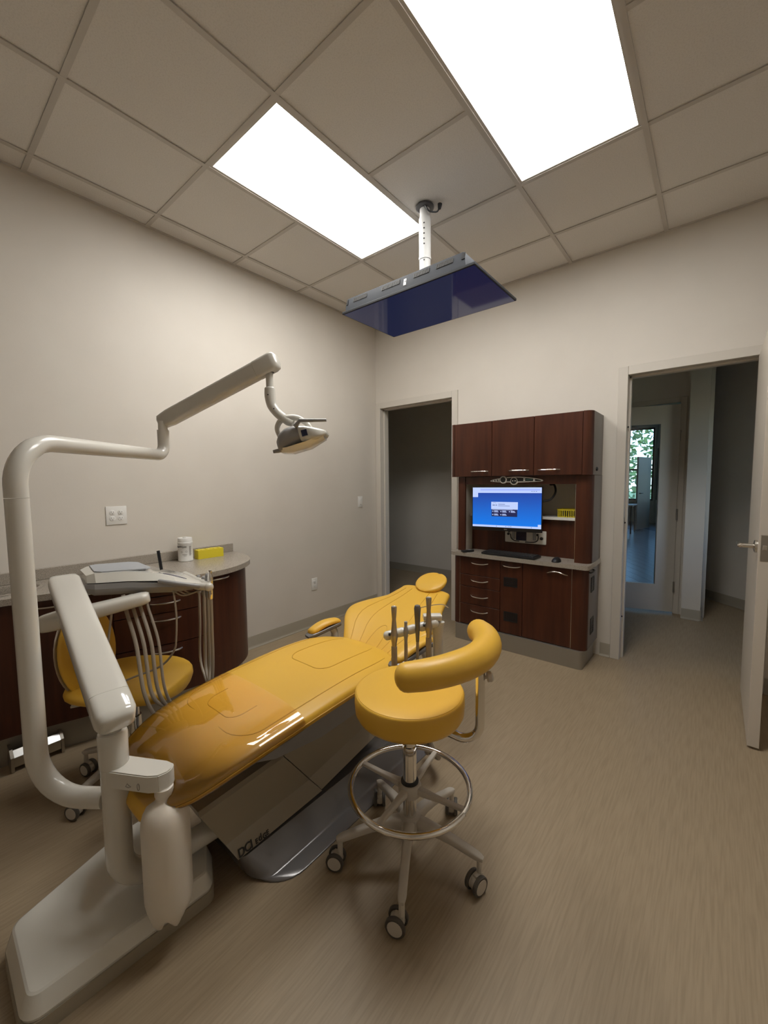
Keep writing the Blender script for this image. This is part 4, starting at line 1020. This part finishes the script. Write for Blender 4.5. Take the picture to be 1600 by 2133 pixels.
# operatory light
ol_ = root('examination_light', 'white dental light on a tall bent post and folding arm', 'lamp', (1.385, -3.232, .42))
PB = V((1.385, -3.228, 0)); LZ = .427
e1 = bend(PB + UZ * 1.2, PB + UZ * LZ, V((C0.x, C0.y, LZ + .01)), .135, 10)
b = NB(); tube(b, [PB + UZ * 1.335] + [PB + UZ * .8] + e1 + [V((C0.x - .028, C0.y - .018, LZ + .008))], .0285, 24, 1); put('post', b, WHITEP, ol_)
TOP = 1.503; j0 = V((.965, -2.645, TOP + .002)); hd = (j0 - V((PB.x, PB.y, TOP))).normalized()
e2 = bend(PB + UZ * 1.3, PB + UZ * TOP, j0, .13, 12); e3 = bend(PB + UZ * TOP, j0, j0 + UZ * .2, .05, 8)
pts = [PB + UZ * 1.337] + e2 + e3 + [j0 + UZ * .115]
rad = [.0285] * (len(e2) - 3) + [.027] * 4 + [.025] * (len(e3) + 1)
b = NB(); tube(b, pts, rad, 24, 1); put('fixed_arm', b, WHITEP, ol_)
put('joint', tube(NB(), [j0 + UZ * .110, j0 + UZ * .155], .020, 16, 1), WHITEP, ol_)
f0, f1 = V((.945, -2.640, 1.660)), V((1.462, -2.372, 1.898)); fd = (f1 - f0).normalized()
b = NB(); sweep(b, [f0 - fd * .01, f0, f0 + fd * .05, f1 - fd * .10], [.018, .026, .029, .030], [.020, .030, .036, .038], n=4, seg=28); put('folding_arm', b, WHITEP, ol_, ang=50)
b = NB(); sweep(b, [f1 - fd * .099, f1 - fd * .02, f1 - fd * .002, f1 + fd * .006], [.0305, .031, .027, .018], [.039, .040, .036, .024], n=4, seg=28); put('arm_end_cap', b, WHITEP, ol_, ang=50)
k0 = V((1.432, -2.388, 1.855))
put('drop_stub', tube(NB(), [k0, k0 - UZ * .085], .0155, 16, 1), WHITEP, ol_)
put('gap_seal', lathe(NB(), [(.02, 0), (.024, .012), (.02, .03)], k0 - UZ * .008, seg=16), BLACK, ol_)
b = NB(); tube(b, [k0 - UZ * .070, k0 - UZ * .076, k0 - UZ * .105, k0 + V((.006, .004, -.145)), k0 + V((.026, .018, -.180)), k0 + V((.048, .032, -.202))], [.019, .0225, .0235, .0215, .020, .019], 18, 5)
put('elbow', b, WHITEP, ol_)
b = NB()
for v_, zz in (((.0, -.0), -.105), ((.022, .012), -.165)): lathe(b, [(.003, 0), (.003, .0008)], k0 + V((v_[0], v_[1], zz)) + V((.55, -.83, 0)).normalized() * .0232, V((.55, -.83, 0)), 8)
put('screw_hole', b, BLACK, ol_)
yk = k0 + V((.052, .036, -.204))
b = NB(); tube(b, [yk + V((-.012, -.008, .008)), yk + V((.012, .008, -.012)), yk + V((.030, .020, -.022))], [.017, .019, .014], 14, 4)
tube(b, [yk, yk + V((.040, .030, .002)), yk + V((.074, .058, -.022)), yk + V((.098, .078, -.064))], [.016, .0135, .011, .010], 12, 6)
tube(b, [yk, yk + V((-.026, -.010, -.014)), yk + V((-.040, -.012, -.045)), yk + V((-.028, .0, -.090))], [.014, .012, .011, .010], 12, 6); put('yoke', b, WHITEP, ol_)
# head: axis from rear shell to lit face
hx = V((.76, .60, .25)).normalized(); hup = V((-.20, -.10, .97)); hup = (hup - hx * hup.dot(hx)).normalized(); hsd = hx.cross(hup); HC = V((1.528, -2.318, 1.566))
def hp(a, s, z): return HC + hx * a + hsd * s + hup * z
b = NB(); rings = []
for a, hs_, z0, z1 in ((-.088, .030, -.036, -.005), (-.084, .052, -.044, .010), (-.066, .074, -.046, .032), (-.035, .086, -.042, .047), (.0, .090, -.036, .048), (.026, .088, -.030, .040)):
    rings.append([hp(a, hs_ * se(2 * PI * k / 28, 3)[0], (z0 + z1) / 2 + (z1 - z0) / 2 * se(2 * PI * k / 28, 3)[1]) for k in range(28)])
ringloft(b, rings); hd_ = put('lamp_head', b, GREYP, ol_, ang=50)
b = NB(); rings = []
for a, hs_, z0, z1 in ((.0255, .090, -.036, .040), (.05, .088, -.040, .034), (.09, .074, -.036, .016), (.122, .052, -.026, .000), (.130, .040, -.018, -.006)):
    rings.append([hp(a, hs_ * se(2 * PI * k / 28, 4)[0], (z0 + z1) / 2 + (z1 - z0) / 2 * se(2 * PI * k / 28, 4)[1]) for k in range(28)])
ringloft(b, rings); put('front_shell', b, WHITEG, hd_, ang=50)
b = NB(); rings = []
for a, w, z in ((-.082, .05, -.042), (-.04, .08, -.052), (.04, .085, -.050), (.115, .05, -.032)): rings.append([hp(a, w * c, z + dz) for c, dz in ((-1, .012), (-.6, -.004), (.6, -.004), (1, .012), (.6, .02), (-.6, .02))])
ringloft(b, rings); put('lens', b, LENS, hd_)
b = NB(); obox(b, hp(.048, .0875, -.004), hx, hup, hsd, (.012, .013, .003)); put('switch_pad', b, mat('switch_blue', (.015, .02, .06), .2), hd_)
b = NB(); sweep(b, [hp(.018, .088, .030), hp(.045, .094, .048), hp(.150, .086, .022)], [.010, .010, .009], [.010, .008, .006], n=3, seg=14); put('grip', b, GREYP, hd_, label='grey grip bar')
b = NB(); sweep(b, [hp(-.06, .03, -.036), hp(-.090, .03, -.036), hp(-.112, .03, -.034)], [.014, .012, .008], [.010, .009, .007], n=3, seg=14); put('grip', b, GREYP, hd_)

# ================================================================ ASSISTANT HOLDER
ah = root('instrument_holder', 'white instrument holder post with a knobbed bar at the chair right side', 'instrument holder', (2.05, -2.02, 0))
hb = V((2.048, -2.012, 0))
b = NB(); sweep(b, [hb + V((-.12, .10, .44)), hb + V((-.05, .045, .445)), hb + V((-.005, .0, .47)), hb + V((.0, .0, .56)), hb + V((0, 0, .70)), hb + V((0, 0, .775))], [.016, .018, .020, .020, .022, .028], [.016, .018, .022, .018, .016, .016], (.6, -.8, .0), 3, 20, 4); put('post', b, WHITEP, ah)
b = NB(); obox(b, hb + V((-.02, -.012, .795)), V((.76, .65, .0)), V((-.65, .76, 0)), UZ, (.040, .022, .012), .006, 2); put('head', b, WHITEP, ah)
q0, q1 = V((1.897, -2.150, .724)), V((2.042, -2.030, .772)); qd = (q1 - q0).normalized()
b = NB(); tube(b, [q0 - qd * .022, q1], [.010, .011], 14, 1)
for t in (-.02, .23, .49, .75, .97): tube(b, [q0.lerp(q1, t) - qd * .010, q0.lerp(q1, t) + qd * .010], [.0195, .0195], 14, 1, True)
put('holder_bar', b, WHITEP, ah)
off = V((.55, -.82, 0)) * .024
tools = [(.10, 'suction_handpiece', 'beige suction handpiece nearest the viewer on the holder bar', 'suction'), (.36, 'saliva_ejector', 'short thin saliva ejector second on the holder bar', 'ejector'), (.62, 'air_syringe', 'metal air syringe with a bent tip third on the holder bar', 'syringe'), (.87, 'suction_handpiece', 'beige suction handpiece farthest along the holder bar by the post', 'suction')]
for t, nm, lab, kd in tools:
    c = q0.lerp(q1, t) + off; r = root(nm, lab, 'dental tool', c, 'tools on the holder bar')
    if kd == 'suction':
        put('body', lathe(NB(), [(.010, -.05), (.011, -.03), (.0155, -.008), (.016, .005), (.013, .018), (.0115, .035), (.0085, .07), (.0105, .095), (.012, .122), (.0105, .126), (.007, .124)], c, seg=16), NICKEL if 0 else mat('champagne_metal', (.40, .35, .28), .3, metal=.6), r)
        put('valve', lathe(NB(), [(.006, 0), (.006, .008), (.003, .010)], c + V((-.012, -.008, .006)), (-.8, -.5, 0), 10), BLACK, r); hr_ = .0125
    elif kd == 'ejector':
        put('body', lathe(NB(), [(.006, -.05), (.007, -.03), (.010, -.005), (.0105, .008), (.009, .02), (.0065, .026), (.007, .048), (.004, .049)], c, seg=14), GREYP, r); hr_ = .0075
    else:
        put('body', lathe(NB(), [(.007, -.05), (.008, -.03), (.010, .0), (.011, .03), (.0135, .075), (.0145, .092), (.011, .104), (0, .108)], c, seg=16), SILVERP, r)
        put('tip', tube(NB(), [c + V((.010, .006, .094)), c + V((.055, .040, .106)), c + V((.085, .062, .108)), c + V((.103, .075, .096))], .0022, 8, 4), NICKEL, r); hr_ = .0065
    put('hose', tube(NB(), [c - UZ * .045, c - UZ * .16, c + V((-.005, .01, -.30)), c + V((-.03, .03, -.42)), V((1.97 + .05 * t, -2.02, .22)), V((1.93 + .08 * t, -1.93, .10)), V((1.89, -1.86, .06))], hr_, 10, 6), HOSE, r)

# ================================================================ STOOLS
def caster(parent, tip, ang, zt=.118):
    d = V((math.cos(ang), math.sin(ang), 0)); ax = V((-d.y, d.x, 0)); wr_ = .032; c = V((tip.x, tip.y, 0)) - d * .016
    b = NB(); tube(b, [V((tip.x, tip.y, zt)), V((tip.x, tip.y, .062))], .0095, 10, 1)
    lathe(b, [(.0, -.010), (.022, -.010), (.024, 0), (.022, .010), (0, .010)], c + UZ * wr_, ax, 16); obox(b, c + UZ * .052 + d * .008, d, ax, UZ, (.016, .010, .010), .004, 2)
    cs = put('caster', b, WHEELW, parent)
    for s in (-1, 1):
        w = NB(); o_ = c + UZ * (wr_ + .0005) + ax * s * .0175
        lathe(w, [(.024, -.0065), (wr_ - .002, -.0065), (wr_, -.004), (wr_, .004), (wr_ - .002, .0065), (.024, .0065)], o_, ax, 24); wh = put('wheel', w, TYRE, cs)
        w = NB(); lathe(w, [(0, -.0075), (.0235, -.0075), (.0245, -.006), (.0245, .006), (.0235, .0075), (0, .0075)], o_, ax, 20); put('wheel_disc', w, WHEELW, cs)
def five_star(parent, c, ang0, R, zc=.150, cast=None, m=LEGP):
    b = NB(); lathe(b, [(.030, zc - .045), (.040, zc - .04), (.042, zc - .01), (.038, zc + .012), (.030, zc + .016)], c, seg=24); put('base_hub', b, m, parent)
    for k in range(5):
        a = ang0 + 2 * PI * k / 5; d = V((math.cos(a), math.sin(a), 0)); p = V((c.x, c.y, 0))
        b = NB(); sweep(b, [p + d * .025 + UZ * (zc - .012), p + d * .08 + UZ * (zc - .008), p + d * (R * .6) + UZ * (zc - .018), p + d * (R - .01) + UZ * (zc - .040), p + d * (R + .012) + UZ * (zc - .046)], [.022, .017, .015, .014, .008], [.024, .020, .014, .011, .007], n=4, seg=16, sm=3)
        put('leg', b, m, parent); caster(parent, p + d * R, (cast[k] if cast else a + 1.9), zc - .045)
S_ = V((2.129, -2.334, 0))
s1 = root('stool', 'round yellow stool with a curved arm cushion and chrome foot ring in the foreground', 'stool', (S_.x, S_.y, 0))
five_star(s1, S_, math.radians(-60),   .254, .155, [math.radians(a) for a in (20, 75, -60, -50, 28)])
put('gas_lift', lathe(NB(), [(.027, .150), (.027, .160), (.0245, .162), (.0245, .43), (.021, .432), (.021, .47), (.0245, .472)], S_, seg=24), CHROME, s1)
put('lift_sleeve', lathe(NB(), [(.026, .468), (.027, .470), (.027, .560), (.0, .561)], S_, seg=20), BLACK, s1)
RZ = .280; RR = .214
b = NB(); tube(b, [S_ + V((RR * math.cos(2 * PI * k / 48), RR * math.sin(2 * PI * k / 48), RZ)) for k in range(49)], .0105, 14, 1); fr = put('foot_ring', b, CHROME, s1)
b = NB(); lathe(b, [(.0245, RZ - .035), (.040, RZ - .030), (.042, RZ), (.036, RZ + .012), (.026, RZ + .016)], S_, seg=24)
put('ring_hub', b, LEGP, s1); put('ring_gasket', lathe(NB(), [(.0265, RZ + .010), (.032, RZ + .012), (.032, RZ + .019), (.0255, RZ + .021)], S_, seg=20), BLACK, s1)
for k in range(4):
    a = math.radians(-84 + 90 * k); d = V((math.cos(a), math.sin(a), 0)); b = NB(); sweep(b, [S_ + d * .03 + UZ * (RZ - .008), S_ + d * .12 + UZ * (RZ - .004), S_ + d * (RR - .006) + UZ * RZ], [.014, .010, .009], [.014, .008, .007], n=4, seg=14); put('spoke', b, LEGP, s1)
SZ0, SZ1, SRr = .553, .640, .193
b = NB(); lathe(b, [(0, SZ0), (SRr - .020, SZ0), (SRr - .008, SZ0 + .004), (SRr - .001, SZ0 + .018), (SRr + .001, SZ0 + .050), (SRr, SZ1 - .007), (SRr - .004, SZ1 - .002), (SRr - .012, SZ1), (SRr * .6, SZ1 + .004), (0, SZ1 + .005)], S_, seg=56); stc = put('seat', b, YELLOW, s1, ang=60)
b = NB(); tube(b, [S_ + V(((SRr - .008) * math.cos(2 * PI * k / 56), (SRr - .008) * math.sin(2 * PI * k / 56), SZ1 - .002)) for k in range(57)], .0022, 6, 1); put('piping', b, YELLOW, stc)
arc = [V(p) for p in ((2.245, -2.510, .786), (2.290, -2.462, .790), (2.334, -2.385, .793), (2.360, -2.280, .794), (2.346, -2.172, .793), (2.300, -2.085, .790), (2.246, -2.030, .786))]
b = NB(); tube(b, arc, [.044, .047, .049, .050, .050, .049, .046], 24, 6, True); put('arm_cushion', b, YELLOW, s1, ang=70)
TB = V((2.358, -2.245, 0)); td_ = (TB - S_); td_.z = 0; td_.normalize()
e4 = bend(S_ + td_ * .05 + UZ * .515, TB + UZ * .483, TB + UZ * .76, .06, 8)
b = NB(); tube(b, [S_ + td_ * .04 + UZ * .535] + e4 + [TB + UZ * .755], .0155, 16, 1); put('arm_tube', b, CHROME, s1)
b = NB(); lathe(b, [(.006, .0), (.006, .016), (.017, .018), (.018, .03), (.014, .035), (0, .036)], TB + V((.006, .0, .718)), (.75, .62, .1), 16); put('knob', b, WHEELW, s1)
b = NB(); obox(b, S_ + UZ * .545, td_, V((-td_.y, td_.x, 0)), UZ, (.07, .06, .010), .003, 1); put('seat_plate', b, GREYD, s1)

# rear stool with a backrest
Q = V((.885, -2.800, 0)); qdir = V((.80, .60, 0)).normalized(); qs = V((-qdir.y, qdir.x, 0))
s2 = root('stool', 'yellow stool with a tall padded backrest behind the chair foot', 'stool', (Q.x, Q.y, 0))
five_star(s2, Q, math.radians(-145), .258, .150, [math.radians(a) for a in (-160, 30, 80, 150, 0)])
put('gas_lift', lathe(NB(), [(.027, .145), (.027, .30), (.02, .302), (.02, .42)], Q, seg=20), CHROME, s2)
b = NB(); st_ = []
for i in range(17):
    t = -math.cos(PI * i / 16) * .992; k = (1 - abs(t) ** 2.7) ** (1 / 2.7); st_.append((Q + qdir * .240 * t + UZ * (.468 - .022 * max(0, t) ** 2), qs, UZ, .225 * k, .012 + .026 * k ** .5, .008 * k, .006))
cushion(b, st_, 2.6, 36); put('seat', b, YELLOW, s2, ang=70)
b = NB(); obox(b, Q + UZ * .413, qdir, qs, UZ, (.14, .10, .010), .003, 1); put('seat_plate', b, GREYD, s2)
BC = V((.765, -2.945, .625)); bn = V((.80, .59, .12)).normalized(); bu = (UZ - bn * UZ.dot(bn)).normalized(); bw = bu.cross(bn)
b = NB(); st_ = []
for i in range(9):
    t = -1 + 2 * i / 8; st_.append((BC + bu * .135 * t, bw, bn, .150 * math.sqrt(1 - (.70 * t) ** 2) + .010, .020, .018, .004))
cushion(b, st_, 2.5, 32, .024); put('backrest', b, YELLOW, s2, ang=70)
b = NB(); st2 = [(c - bn * .024, w_, n_, hw * .97, .007, cu_, 0) for c, w_, n_, hw, hh, cu_, cr_ in st_]; cushion(b, st2, 2.5, 32, .02); put('backrest_shell', b, WHEELW, s2, ang=70)
b = NB(); sweep(b, [BC - bn * .035 - bu * .06, BC - bn * .045 - bu * .18, Q - qdir * .17 + UZ * .42, Q - qdir * .10 + UZ * .405], .012, .005, (1, -1, 0), 4, 14, 5); put('back_bracket', b, STEEL, s2)
for a, zz in ((-.06, .40), (.03, .388)):
    b = NB(); p = Q - qdir * .12 + qs * a + UZ * zz; sweep(b, [p, p - qdir * .06 - qs * .02 - UZ * .006, p - qdir * .10 - qs * .03 - UZ * .008], [.006, .012, .018], [.005, .006, .007], n=3, seg=12); put('lever', b, WHEELW, s2)
b = NB(); p = Q - qdir * .17 + qs * .02 + UZ * .405; lathe(b, [(.008, 0), (.026, .004), (.027, .02), (.02, .026), (0, .027)], p, -qdir, 16); put('knob', b, WHEELW, s2)
